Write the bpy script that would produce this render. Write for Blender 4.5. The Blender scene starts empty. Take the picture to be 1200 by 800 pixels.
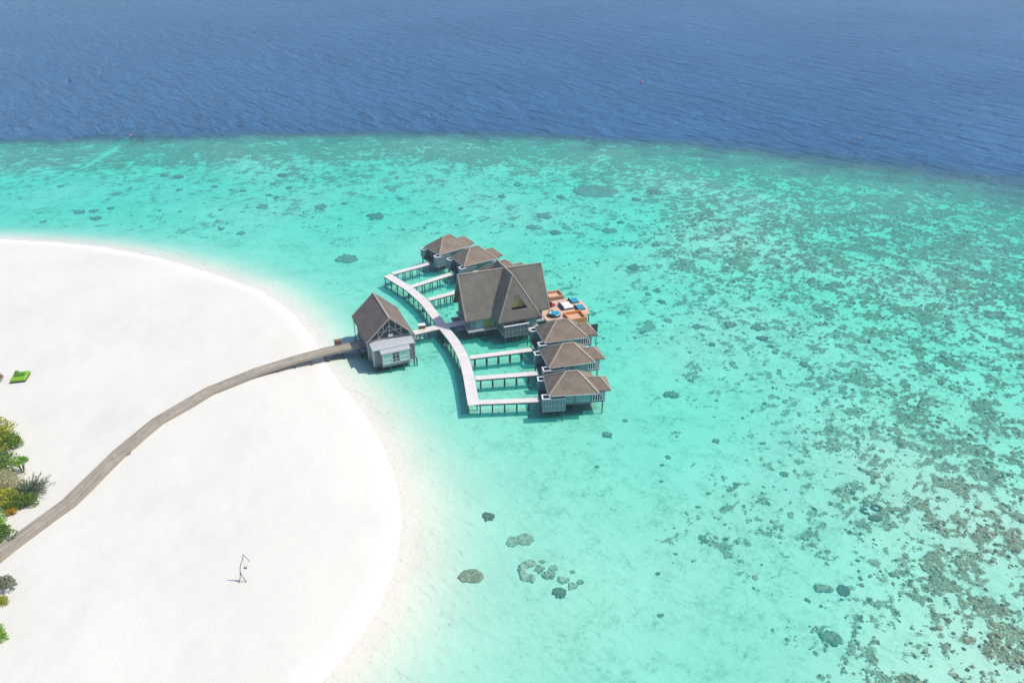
import bpy, math, random
import numpy as np
from mathutils import Vector, Matrix, noise as mnoise
random.seed(7); rng = np.random.default_rng(7)
C = bpy.context.scene.collection
HAZE = .00033
R = math.radians

# ------------------------------------------------------------------ camera
PITCH, CAMH, FOC = R(30), 80.0, 900.0
cd = bpy.data.cameras.new('camera'); cam = bpy.data.objects.new('camera', cd); C.objects.link(cam)
cd.sensor_width = 36; cd.lens = FOC / 1200 * 36; cd.clip_end = 20000; cd.clip_start = 1
cam.location = (0, 0, CAMH); cam.rotation_euler = (math.pi/2 - PITCH, 0, 0)
bpy.context.scene.camera = cam
cp, sp = math.cos(PITCH), math.sin(PITCH)
def P(px, py, z=0.0):
    """world point at height z of a photo pixel (how the site was surveyed)"""
    a, v = (px-600)/FOC, (py-400)/FOC
    d = (a, cp - v*sp, -(sp + v*cp)); t = (z-CAMH)/d[2]
    return Vector((d[0]*t, d[1]*t, z))

# ------------------------------------------------------------------ terrain functions
SHORE = [(-120,276),(-60,278),(0,281),(60,284),(120,290),(180,301),(245,320),(307,342),(345,370),(368,398),(385,434),(421,478),
         (450,526),(465,572),(470,609),(464,659),(443,713),(414,755),(384,790),(340,830),(290,870),(200,905)]
sh = [(P(*q).x, P(*q).y) for q in SHORE] + [(-30,20),(-120,-60),(-500,-60),(-500,220),(-330,222)]
SH = np.array(sh)
EDGE = [(-200,163),(0,161),(150,158.5),(300,155),(430,152.5),(560,154),(700,159),(800,164),(880,170),(960,179),(1040,187.5),(1120,197),(1200,208),(1400,243)]
EX = np.array([(P(*q).x, P(*q).y) for q in EDGE]); EX = EX[np.argsort(EX[:,0])]
CTRL = [(300,290,1.0,0),(200,240,1.3,.06),(60,230,1.5,.05),(60,200,1.8,.2),(60,175,1.6,.78),(300,175,1.5,.78),(250,200,1.5,.33),(150,190,1.7,.45),
 (450,170,1.6,.78),(450,205,1.5,.35),(420,250,1.4,.08),(600,180,1.6,.7),(600,225,1.4,.2),(700,185,1.6,.8),(720,250,1.3,.22),(850,200,1.8,.8),
 (850,250,1.3,.6),(820,310,1.6,.5),(750,350,1.5,.1),(720,300,1.3,.1),(900,300,1.3,.6),(1000,240,1.8,.8),(1100,250,2.3,.8),(1180,260,3.2,.75),
 (1180,320,2.3,.75),(1050,320,1.6,.7),(1000,380,1.3,.6),(1150,420,1.5,.66),(900,370,1.2,.38),(830,430,1.1,.1),(950,450,1.2,.42),(1050,470,1.2,.6),
 (1180,520,1.2,.7),(1050,560,1.1,.5),(950,540,1.1,.22),(860,520,1.1,.03),(750,560,1.1,.02),(950,640,1.0,.2),(1050,640,1.0,.5),(1150,640,1.0,.7),
 (1180,760,.9,.7),(1050,760,1.0,.45),(950,760,1.0,.06),(850,720,1.0,.02),(700,720,1.0,.02),(560,760,.95,.01),(560,560,1.0,0),(650,520,1.2,0),
 (750,430,1.35,.02),(600,290,1.3,.02),(520,240,1.3,.12),(480,300,1.2,.02),(420,330,1.1,0),(560,420,1.25,0),(470,450,1.05,0),(1300,400,1.8,.7),(1300,700,1.2,.7),(-60,220,1.5,.1)]
CW = np.array([(P(a,b).x, P(a,b).y, d, c) for a,b,d,c in CTRL])
CHAN = (np.array(P(155,158)[:2]), np.array(P(98,192)[:2]))     # pale sandy channel through the reef

def poly_sd(x, y):
    """signed distance to the island outline, positive offshore"""
    best = np.full(x.shape, 1e18); inside = np.zeros(x.shape, bool)
    n = len(SH)
    for i in range(n):
        ax, ay = SH[i]; bx, by = SH[(i+1) % n]
        dx, dy = bx-ax, by-ay
        t = np.clip(((x-ax)*dx + (y-ay)*dy)/(dx*dx+dy*dy), 0, 1)
        best = np.minimum(best, (x-ax-t*dx)**2 + (y-ay-t*dy)**2)
        c = ((ay > y) != (by > y)) & (x < (bx-ax)*(y-ay)/(by-ay+1e-12) + ax)
        inside ^= c
    d = np.sqrt(best); return np.where(inside, -d, d)
def sstep(a, b, t):
    u = np.clip((t-a)/(b-a), 0, 1); return u*u*(3-2*u)
def fields(x, y):
    x = np.asarray(x, float); y = np.asarray(y, float)
    sd = poly_sd(x, y)
    den = np.zeros(x.shape); dep = np.zeros(x.shape); cor = np.zeros(x.shape)
    for cx, cy, d, c in CW:
        w = 1/(((x-cx)**2+(y-cy)**2)/(1+ (cy/150)**2) + 25)**1.6
        den += w; dep += w*d; cor += w*c
    dep /= den; dep = np.where(dep > 1.0, 1.0+(dep-1.0)*.5, dep)*.95; dep = dep*(.84+.16*sstep(85, 130, y)); cor /= den; cor = np.maximum(cor-.03, 0)*.88
    off = np.maximum(sd, 0); cor = cor*(.72+.28*sstep(120, 200, y))
    depth = dep*(1-np.exp(-(off/10.0)**1.5))
    wob = .12*np.sin(x*.09+1.3*np.sin(y*.05))+.09*np.sin(y*.13+2*np.sin(x*.07+1))
    depth = depth*(1+wob*sstep(8, 40, off))
    ye = np.interp(x, EX[:,0], EX[:,1])
    ye = ye + .8*np.sin(x*.11)+.5*np.sin(x*.31+1)
    wd = np.interp(x, [-150, 0, 70, 130, 180], [7, 8, 13, 22, 28])
    e = (y-ye)/wd
    depth = depth + 26*sstep(2.0, 7, e) + 1.1*sstep(-2.2, .2, e)*np.interp(x,[20,150],[.1,1.0])
    deep = .72*sstep(-.9, 1.0, e) + .28*sstep(-3.2, -.4, e)
    rim = sstep(62, 22, ye-y)*np.interp(x, [-140, 0, 160], [.86, .86, .92]); cor = np.maximum(cor, rim)
    cor = cor*sstep(6, 22, off)
    # channel
    a, b = CHAN; dx, dy = b-a; L2 = dx*dx+dy*dy
    t = np.clip(((x-a[0])*dx+(y-a[1])*dy)/L2, 0, 1)
    dc = np.hypot(x-a[0]-t*dx, y-a[1]-t*dy)
    cor = cor*sstep(.7, 1.8, dc) 
    land = 1.55*(1-np.exp(-(np.maximum(-sd,0)/10.0)**1.4)) + .10*np.sin(x*.21+y*.05)*np.sin(y*.16+1)*sstep(4, 14, -sd) + (.22*(vnoise(x*.11,y*.11,61)-.5)+.10*(vnoise(x*.4,y*.4,62)-.5)+.05*(vnoise(x*1.1,y*1.1,63)-.5))*sstep(1.5, 9, -sd)
    z = np.where(sd > 0, -depth, land)
    return z, cor, deep, sd
def vnoise(x, y, seed):
    xi, yi = np.floor(x).astype(np.int64), np.floor(y).astype(np.int64); fx, fy = x-xi, y-yi
    fx, fy = fx*fx*fx*(fx*(fx*6-15)+10), fy*fy*fy*(fy*(fy*6-15)+10)
    def h(a, b):
        n = (a*374761393 + b*668265263 + seed*974634777) & 0xffffffff
        n = ((n ^ (n >> 13))*1274126177) & 0xffffffff
        n = ((n ^ (n >> 16))*2246822519) & 0xffffffff
        return ((n ^ (n >> 15)) & 0xffffff)/0xffffff
    return (h(xi,yi)*(1-fx)+h(xi+1,yi)*fx)*(1-fy)+(h(xi,yi+1)*(1-fx)+h(xi+1,yi+1)*fx)*fy
def coral_field(x, y, c):
    """how far a spot lies inside the coral cover (positive = coral), about c of the area"""
    wx, wy = x+2.2*(vnoise(x*.22, y*.22, 91)-.5), y+2.2*(vnoise(x*.22, y*.22, 92)-.5)
    g = np.zeros(x.shape); a = 1.0; f = .27; tot = 0
    for o in range(6):
        co, si = math.cos(o*.9), math.sin(o*.9)
        g += a*(vnoise((wx*co-wy*si)*f+o*17, (wx*si+wy*co)*f+o*5, o+1)-.5); tot += a*a/12*.75; a *= 1.0; f *= 1.85
    g /= math.sqrt(tot)*.86
    cc = np.clip(c, .003, .97); t = np.sqrt(-2*np.log(np.minimum(cc, 1-cc)))
    z = t-(2.515517+.802853*t+.010328*t*t)/(1+1.432788*t+.189269*t*t+.001308*t**3)
    z = np.where(cc < .5, z, -z)
    return g-z
def ground(x, y): return float(fields(np.array([x]), np.array([y]))[0][0])

# ------------------------------------------------------------------ materials
def mat(name):
    m = bpy.data.materials.new(name); m.use_nodes = True
    nt = m.node_tree; nt.nodes.clear()
    return m, nt
class NT:
    def __init__(s, nt): s.nt = nt
    def n(s, t, **kw):
        nd = s.nt.nodes.new(t)
        for k, v in kw.items():
            if k.startswith('i_'):
                nd.inputs[k[2:].replace('_', ' ')].default_value = v
            else: setattr(nd, k, v)
        return nd
    def l(s, a, b): s.nt.links.new(a, b)
    def coord(s, kind='Object'): return s.n('ShaderNodeTexCoord').outputs[kind]
    def mapping(s, src, scale=(1,1,1), rot=(0,0,0), loc=(0,0,0)):
        m = s.n('ShaderNodeMapping'); m.inputs['Scale'].default_value = scale; m.inputs['Rotation'].default_value = rot; m.inputs['Location'].default_value = loc
        s.l(src, m.inputs['Vector']); return m.outputs[0]
    def noise(s, vec, scale, detail=4, rough=.55, dist=0):
        t = s.n('ShaderNodeTexNoise'); t.inputs['Scale'].default_value = scale; t.inputs['Detail'].default_value = detail
        t.inputs['Roughness'].default_value = rough; t.inputs['Distortion'].default_value = dist
        s.l(vec, t.inputs['Vector']); return t.outputs['Fac']
    def ramp(s, fac, stops, interp='LINEAR'):
        r = s.n('ShaderNodeValToRGB'); cr = r.color_ramp; cr.interpolation = interp
        while len(cr.elements) < len(stops): cr.elements.new(.5)
        for e, (p, c) in zip(cr.elements, stops):
            e.position = p; e.color = (c, c, c, 1) if not hasattr(c, '__len__') else (*c, 1)
        s.l(fac, r.inputs[0]); return r.outputs[0]
    def math(s, op, a, b=None, c=None, clamp=False):
        m = s.n('ShaderNodeMath', operation=op, use_clamp=clamp)
        for i, v in enumerate((a, b, c)):
            if v is None: continue
            if isinstance(v, (int, float)): m.inputs[i].default_value = v
            else: s.l(v, m.inputs[i])
        return m.outputs[0]
    def mix(s, fac, a, b, mode='MIX'):
        m = s.n('ShaderNodeMix', data_type='RGBA', blend_type=mode)
        for sock, v in ((m.inputs[0], fac), (m.inputs[6], a), (m.inputs[7], b)):
            if isinstance(v, (int, float)): sock.default_value = v
            elif hasattr(v, '__len__'): sock.default_value = (*v, 1)
            else: s.l(v, sock)
        return m.outputs[2]
    def maprange(s, v, a, b, c=0, d=1, smooth=True):
        m = s.n('ShaderNodeMapRange'); m.interpolation_type = 'SMOOTHSTEP' if smooth else 'LINEAR'
        for i, q in enumerate((v, a, b, c, d)):
            if isinstance(q, (int, float)): m.inputs[i].default_value = q
            else: s.l(q, m.inputs[i])
        return m.outputs[0]
    def bump(s, h, strength=.3, dist=.1):
        b = s.n('ShaderNodeBump'); b.inputs['Strength'].default_value = strength; b.inputs['Distance'].default_value = dist
        s.l(h, b.inputs['Height']); return b.outputs[0]
    def out(s, col, rough=.8, normal=None, spec=.3, **kw):
        p = s.n('ShaderNodeBsdfPrincipled'); o = s.n('ShaderNodeOutputMaterial')
        if hasattr(col, '__len__') and not hasattr(col, 'is_linked'): p.inputs['Base Color'].default_value = (*col, 1)
        else: s.l(col, p.inputs['Base Color'])
        if isinstance(rough, (int, float)): p.inputs['Roughness'].default_value = rough
        else: s.l(rough, p.inputs['Roughness'])
        p.inputs['Specular IOR Level'].default_value = spec
        if normal is not None: s.l(normal, p.inputs['Normal'])
        for k, v in kw.items(): p.inputs[k.replace('_', ' ')].default_value = v
        s.l(p.outputs[0], o.inputs[0]); return p

M = {}
def simple(name, col, col2=None, scale=4, rough=.7, bump=.25, stretch=(1,1,1), spec=.3, var=None):
    m, nt = mat(name); t = NT(nt)
    v = t.mapping(t.coord(), stretch)
    f = t.noise(v, scale, 6, .65)
    c2 = col2 or tuple(x*.65 for x in col)
    c = t.mix(t.maprange(f, .32, .68), col, c2)
    oi = t.n('ShaderNodeObjectInfo')
    c = t.mix(t.maprange(oi.outputs['Random'], 0, 1, 0, .22, False), c, tuple(x*.5 for x in col))
    t.out(c, rough, t.bump(f, bump, .05), spec); M[name] = m; return m

# thatch / weathered shingle roof: courses along z, blotchy ageing
def roof_mat(name, c1, c2, c3):
    m, nt = mat(name); t = NT(nt); co = t.coord()
    big = t.noise(co, .55, 5, .6)
    fine = t.noise(t.mapping(co, (3.2, 3.2, 9)), 1.4, 6, .7)
    sepz = t.n('ShaderNodeSeparateXYZ'); t.l(co, sepz.inputs[0])
    course = t.math('FRACT', t.math('MULTIPLY', t.math('ADD', sepz.outputs[2], t.math('MULTIPLY', fine, .12)), 3.2))
    c = t.mix(t.maprange(big, .35, .66), c1, c2)
    c = t.mix(t.maprange(fine, .40, .70, 0, .8), c, c3)
    c = t.mix(t.maprange(course, .0, .22, .35, 0), c, tuple(x*.55 for x in c1))
    h = t.math('ADD', t.math('MULTIPLY', fine, .6), t.math('MULTIPLY', course, .4))
    t.out(c, .95, t.bump(h, .9, .2), .1); M[name] = m
roof_mat('roof_pavilion', (.262,.198,.145), (.35,.268,.198), (.14,.107,.081))
roof_mat('roof_hall', (.235,.203,.164), (.30,.26,.21), (.145,.125,.10))
roof_mat('roof_hut', (.19,.15,.128), (.25,.20,.168), (.12,.097,.083))
simple('ridge_cap', (.47,.395,.315), (.34,.285,.23), 6)
simple('wood_grey', (.20,.21,.22), (.13,.14,.15), 3, stretch=(1,1,4))
simple('wood_pale', (.46,.47,.47), (.34,.35,.35), 3, stretch=(1,1,4))
simple('wood_dark', (.075,.078,.085), (.045,.047,.052), 4)
simple('post_wood', (.10,.095,.085), (.055,.055,.05), 5, stretch=(4,4,1))
simple('beam_wood', (.17,.16,.15), (.10,.095,.09), 4)
simple('kerb_wood', (.42,.35,.26), (.30,.25,.185), 4)
simple('white_paint', (.78,.78,.76), (.66,.66,.64), 5, .5)
simple('teal_screen', (.16,.27,.28), (.11,.19,.20), 2.5, .35, .1, spec=.5)
simple('teal_glass', (.22,.42,.42), (.12,.28,.29), 1.2, .15, .05, spec=.6)
simple('dark_glass', (.03,.05,.055), (.05,.08,.085), 2, .12, .03, spec=.6)
simple('mint_pane', (.42,.66,.58), (.33,.55,.49), 1.5, .25, .05, spec=.5)
simple('green_blind', (.28,.36,.10), (.20,.27,.07), 2, .6)
simple('gold_pane', (.42,.35,.13), (.30,.26,.10), 1.6, .35, spec=.5)
simple('deck_peach', (.70,.43,.27), (.56,.34,.21), 2, stretch=(1,5,1))
simple('tub_orange', (.70,.29,.09), (.56,.22,.06), 2, stretch=(1,1,4))
simple('tub_brown', (.58,.33,.18), (.45,.245,.13), 2, stretch=(1,1,4))
simple('cushion_blue', (.012,.30,.44), (.008,.23,.36), 3, .8)
simple('cushion_white', (.80,.80,.79), (.72,.72,.71), 3, .8)
simple('wicker_dark', (.035,.035,.038), (.06,.06,.062), 20, .7)
simple('red_fabric', (.34,.035,.03), (.22,.02,.02), 4, .8)
simple('box_brown', (.22,.13,.085), (.16,.095,.06), 4)
simple('buoy_red', (.62,.03,.035), (.48,.02,.03), 3, .4, .05)
simple('buoy_dark', (.20,.05,.035), (.12,.04,.03), 3, .5, .05)
simple('drift', (.30,.27,.235), (.18,.165,.145), 6, stretch=(3,3,1))
simple('green_mattress', (.22,.44,.025), (.16,.34,.02), 2.5, .85)
simple('green_pillow', (.06,.16,.02), (.10,.22,.03), 3, .85)
simple('bark', (.12,.09,.06), (.07,.055,.04), 6)
simple('coral_tan', (.50,.42,.30), (.20,.165,.12), 2.6, .95, .6, spec=.05)
simple('coral_pale', (.62,.57,.45), (.28,.245,.19), 2.2, .95, .6, spec=.05)
simple('coral_brown', (.25,.175,.12), (.11,.09,.065), 2.6, .95, .6, spec=.05)
simple('coral_olive', (.33,.28,.20), (.15,.13,.095), 2.2, .95, .6, spec=.05)
simple('coral_mound', (.40,.31,.215), (.24,.185,.13), .8, .95, .6, spec=.05)
simple('coral_plum', (.21,.12,.11), (.11,.07,.065), 3, .95, .6, spec=.05)

def leaf_mat(name, a, b):
    m, nt = mat(name); t = NT(nt)
    g = t.n('ShaderNodeNewGeometry')
    c = t.mix(t.maprange(g.outputs['Random Per Island'], 0, 1, 0, 1, False), a, b)
    di = t.n('ShaderNodeBsdfDiffuse'); tl = t.n('ShaderNodeBsdfTranslucent'); mx = t.n('ShaderNodeMixShader'); o = t.n('ShaderNodeOutputMaterial')
    t.l(c, di.inputs[0]); t.l(c, tl.inputs[0]); mx.inputs[0].default_value = .4; t.l(di.outputs[0], mx.inputs[1]); t.l(tl.outputs[0], mx.inputs[2]); t.l(mx.outputs[0], o.inputs[0])
    M[name] = m
leaf_mat('leaf_yellowgreen', (.60,.56,.07), (.27,.34,.045))
leaf_mat('leaf_green', (.26,.38,.06), (.11,.20,.035))
leaf_mat('leaf_bright', (.34,.56,.05), (.17,.35,.035))
leaf_mat('leaf_grey', (.36,.38,.24), (.19,.23,.13))
leaf_mat('leaf_orange', (.80,.42,.03), (.55,.30,.03))
leaf_mat('leaf_straw', (.62,.54,.30), (.38,.38,.18))
leaf_mat('leaf_brown', (.42,.30,.17), (.26,.19,.10))

def planks(name, base, alt, dark, board, along=False):
    """board pattern in the deck's own length/width map (metres)"""
    m, nt = mat(name); t = NT(nt)
    uv = t.coord('UV'); s = t.n('ShaderNodeSeparateXYZ'); t.l(uv, s.inputs[0])
    u, v = s.outputs[0], s.outputs[1]
    k = t.math('DIVIDE', v if along else u, board)
    fl = t.math('FLOOR', k); fr = t.math('FRACT', k)
    if along:
        seg = t.math('FLOOR', t.math('DIVIDE', t.math('ADD', u, t.math('MULTIPLY', fl, 1.37)), 3.1))
        cmb = t.n('ShaderNodeCombineXYZ'); t.l(fl, cmb.inputs[0]); t.l(seg, cmb.inputs[1])
    else:
        cmb = t.n('ShaderNodeCombineXYZ'); t.l(fl, cmb.inputs[0])
    wn = t.n('ShaderNodeTexWhiteNoise'); t.l(cmb.outputs[0], wn.inputs[0])
    nz = t.noise(uv, .7, 5, .6)
    c = t.mix(wn.outputs[0], base, alt)
    c = t.mix(t.maprange(nz, .45, .75, 0, .6), c, dark)
    gap = t.maprange(t.math('ABSOLUTE', t.math('SUBTRACT', fr, .5)), .42, .5, 0, .75)
    c = t.mix(gap, c, tuple(x*.35 for x in dark))
    t.out(c, .85, t.bump(t.math('SUBTRACT', 1.0, gap), .4, .02), .2); M[name] = m
planks('deck_pale', (.70,.645,.60), (.62,.57,.53), (.53,.485,.45), .16)
planks('deck_jetty', (.40,.345,.265), (.27,.235,.185), (.19,.165,.13), .30, True)
planks('deck_floor', (.64,.445,.33), (.57,.39,.285), (.49,.33,.24), .2, True)

# ------------------------------------------------------------------ mesh builder
class MB:
    def __init__(s): s.v = []; s.f = []; s.uv = {}
    def add(s, vs, fs):
        o = len(s.v); s.v += [tuple(q) for q in vs]; s.f += [tuple(i+o for i in f) for f in fs]
    def box(s, c, d, rz=0, top=1.0):
        x, y, z = (q/2 for q in d); co, si = math.cos(rz), math.sin(rz); vs = []
        for k in (-1, 1):
            g = top if k > 0 else 1
            for i, j in ((-1,-1),(1,-1),(1,1),(-1,1)):
                a, b = i*x*g, j*y*g; vs.append((c[0]+a*co-b*si, c[1]+a*si+b*co, c[2]+k*z))
        s.add(vs, [(3,2,1,0),(4,5,6,7),(0,1,5,4),(1,2,6,5),(2,3,7,6),(3,0,4,7)])
    def box2(s, a, b): s.box([(p+q)/2 for p, q in zip(a, b)], [abs(q-p) for p, q in zip(a, b)])
    def beam(s, p, q, w, h=None):
        p, q = Vector(p), Vector(q); h = h or w; d = (q-p).normalized()
        up = Vector((0,0,1)) if abs(d.z) < .95 else Vector((0,1,0))
        a = d.cross(up).normalized()*w/2; b = a.cross(d).normalized()*h/2
        vs = [e+i*a+j*b for e in (p, q) for i, j in ((-1,-1),(1,-1),(1,1),(-1,1))]
        s.add(vs, [(3,2,1,0),(4,5,6,7),(0,1,5,4),(1,2,6,5),(2,3,7,6),(3,0,4,7)])
    def tube(s, pts, rad, n=8):
        pts = [Vector(p) for p in pts]; rad = rad if hasattr(rad, '__len__') else [rad]*len(pts)
        vs = []; fs = []
        for i, p in enumerate(pts):
            d = (pts[min(i+1, len(pts)-1)]-pts[max(i-1, 0)]).normalized()
            up = Vector((0,0,1)) if abs(d.z) < .9 else Vector((1,0,0))
            a = d.cross(up).normalized(); b = a.cross(d)
            vs += [p+(a*math.cos(2*math.pi*k/n)+b*math.sin(2*math.pi*k/n))*rad[i] for k in range(n)]
        for i in range(len(pts)-1):
            fs += [(i*n+k, i*n+(k+1) % n, (i+1)*n+(k+1) % n, (i+1)*n+k) for k in range(n)]
        fs += [tuple(range(n))[::-1], tuple((len(pts)-1)*n+k for k in range(n))]
        s.add(vs, fs)
    def solid(s, polys, t):
        """top polygons sharing corners, given thickness t straight down, closed at the rim"""
        idx = {}; vs = []
        def vi(p):
            k = tuple(round(q, 4) for q in p)
            if k not in idx: idx[k] = len(vs); vs.append(k)
            return idx[k]
        tops = [tuple(vi(p) for p in poly) for poly in polys]
        n = len(vs); cnt = {}
        for f in tops:
            for a, b in zip(f, f[1:]+f[:1]): cnt[(a, b)] = cnt.get((a, b), 0)+1
        fs = list(tops) + [tuple(i+n for i in f[::-1]) for f in tops]
        for (a, b) in cnt:
            if (b, a) not in cnt: fs.append((b, a, a+n, b+n))
        s.add(vs+[(x, y, z-t) for x, y, z in vs], fs)
    def dome(s, c, rx, ry, h, n=10, rings=4, jit=.15, rz=0, seed=0, flat=.0):
        r = random.Random(seed); vs = []; fs = []; ph = r.random()*6
        jr = [1+r.uniform(-jit, jit)+.5*jit*math.sin(2*(2*math.pi*k/n)+ph) for k in range(n)]
        for i in range(rings):
            a = i/rings*math.pi/2
            for k in range(n):
                t = 2*math.pi*k/n; rr = (math.cos(a)**(.6+flat))*jr[k]*(1+r.uniform(-jit, jit)*.4)
                x, y = rx*rr*math.cos(t), ry*rr*math.sin(t)
                vs.append((c[0]+x*math.cos(rz)-y*math.sin(rz), c[1]+x*math.sin(rz)+y*math.cos(rz), c[2]+h*math.sin(a)*(1+r.uniform(-jit, jit)*.6) - (.12 if i == 0 else 0)))
        vs.append((c[0], c[1], c[2]+h*(1+r.uniform(-jit, jit))))
        for i in range(rings-1):
            fs += [(i*n+k, i*n+(k+1) % n, (i+1)*n+(k+1) % n, (i+1)*n+k) for k in range(n)]
        fs += [((rings-1)*n+k, (rings-1)*n+(k+1) % n, rings*n) for k in range(n)]
        s.add(vs, fs)
    def build(s, name, m, parent=None, smooth=False):
        me = bpy.data.meshes.new(name); me.from_pydata(s.v, [], s.f)
        me.materials.append(M[m] if isinstance(m, str) else m)
        if s.uv:
            l = me.uv_layers.new(name='UVMap')
            for lp in me.loops: l.data[lp.index].uv = s.uv.get(lp.vertex_index, (0, 0))
        if smooth:
            me.polygons.foreach_set('use_smooth', [True]*len(me.polygons))
        me.update(); o = bpy.data.objects.new(name, me); C.objects.link(o)
        if parent: o.parent = parent
        return o
def tag(o, label, cat, group=None):
    o['label'] = label; o['category'] = cat
    if group: o['group'] = group
    return o
def empty(name, loc, rz=0):
    o = bpy.data.objects.new(name, None); C.objects.link(o); o.location = loc; o.rotation_euler = (0, 0, rz); o.empty_display_size = .5; return o
def copy_tree(o, parent=None):
    c = o.copy(); C.objects.link(c)
    if parent: c.parent = parent
    for ch in o.children: copy_tree(ch, c)
    return c
def cat_rom(pts, step=.8):
    pts = [np.array(p, float) for p in pts]; out = []
    q = [2*pts[0]-pts[1]]+pts+[2*pts[-1]-pts[-2]]
    for i in range(1, len(q)-2):
        n = max(2, int(np.linalg.norm(q[i+1]-q[i])/step))
        for k in range(n):
            t = k/n; a, b, c, d = q[i-1:i+3]
            out.append(.5*((2*b)+(-a+c)*t+(2*a-5*b+4*c-d)*t*t+(-a+3*b-3*c+d)*t**3))
    out.append(pts[-1]); return [Vector(p) for p in out]

# ------------------------------------------------------------------ terrain meshes
def axis(lo, hi, d, far_lo, far_hi):
    a = list(np.arange(lo, hi+1e-6, d)); s = d
    while a[-1] < far_hi: s *= 1.35; a.append(a[-1]+s)
    s = d
    while a[0] > far_lo: s *= 1.35; a.insert(0, a[0]-s)
    return np.array(a)
def grid_mesh(name, xs, ys, z, attrs, keep=None):
    nx, ny = len(xs), len(ys); X, Y = np.meshgrid(xs, ys)
    i = np.arange(nx*ny).reshape(ny, nx)
    q = np.stack([i[:-1,:-1], i[:-1,1:], i[1:,1:], i[1:,:-1]], -1).reshape(-1, 4)
    if keep is not None: q = q[keep.reshape(-1)]
    used = np.unique(q); remap = np.full(nx*ny, -1); remap[used] = np.arange(len(used)); q = remap[q]
    me = bpy.data.meshes.new(name)
    me.vertices.add(len(used)); me.vertices.foreach_set('co', np.stack([X, Y, z], -1).reshape(-1, 3)[used].ravel().astype(np.float32))
    me.loops.add(q.size); me.loops.foreach_set('vertex_index', q.ravel().astype(np.int32))
    me.polygons.add(len(q)); me.polygons.foreach_set('loop_start', (np.arange(len(q))*4).astype(np.int32))
    for k, v in attrs.items():
        a = me.attributes.new(k, 'FLOAT', 'POINT'); a.data.foreach_set('value', v.reshape(-1)[used].astype(np.float32))
    me.update(calc_edges=True); me.validate()
    me.polygons.foreach_set('use_smooth', [True]*len(me.polygons))
    o = bpy.data.objects.new(name, me); C.objects.link(o); return o
xs = axis(-215, 215, .75, -6000, 6000); ys = axis(46, 330, .75, -3000, 12000)
GX, GY = np.meshgrid(xs, ys)
Z, COR, DEEP, SD = fields(GX, GY)
CF = np.clip(coral_field(GX, GY, COR), -3, 3); CF = np.where(COR < .03, -3, CF)
Z = Z + .10*sstep(-.2, .8, CF)*(Z < -.6)*vnoise(GX*.9, GY*.9, 44)

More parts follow.
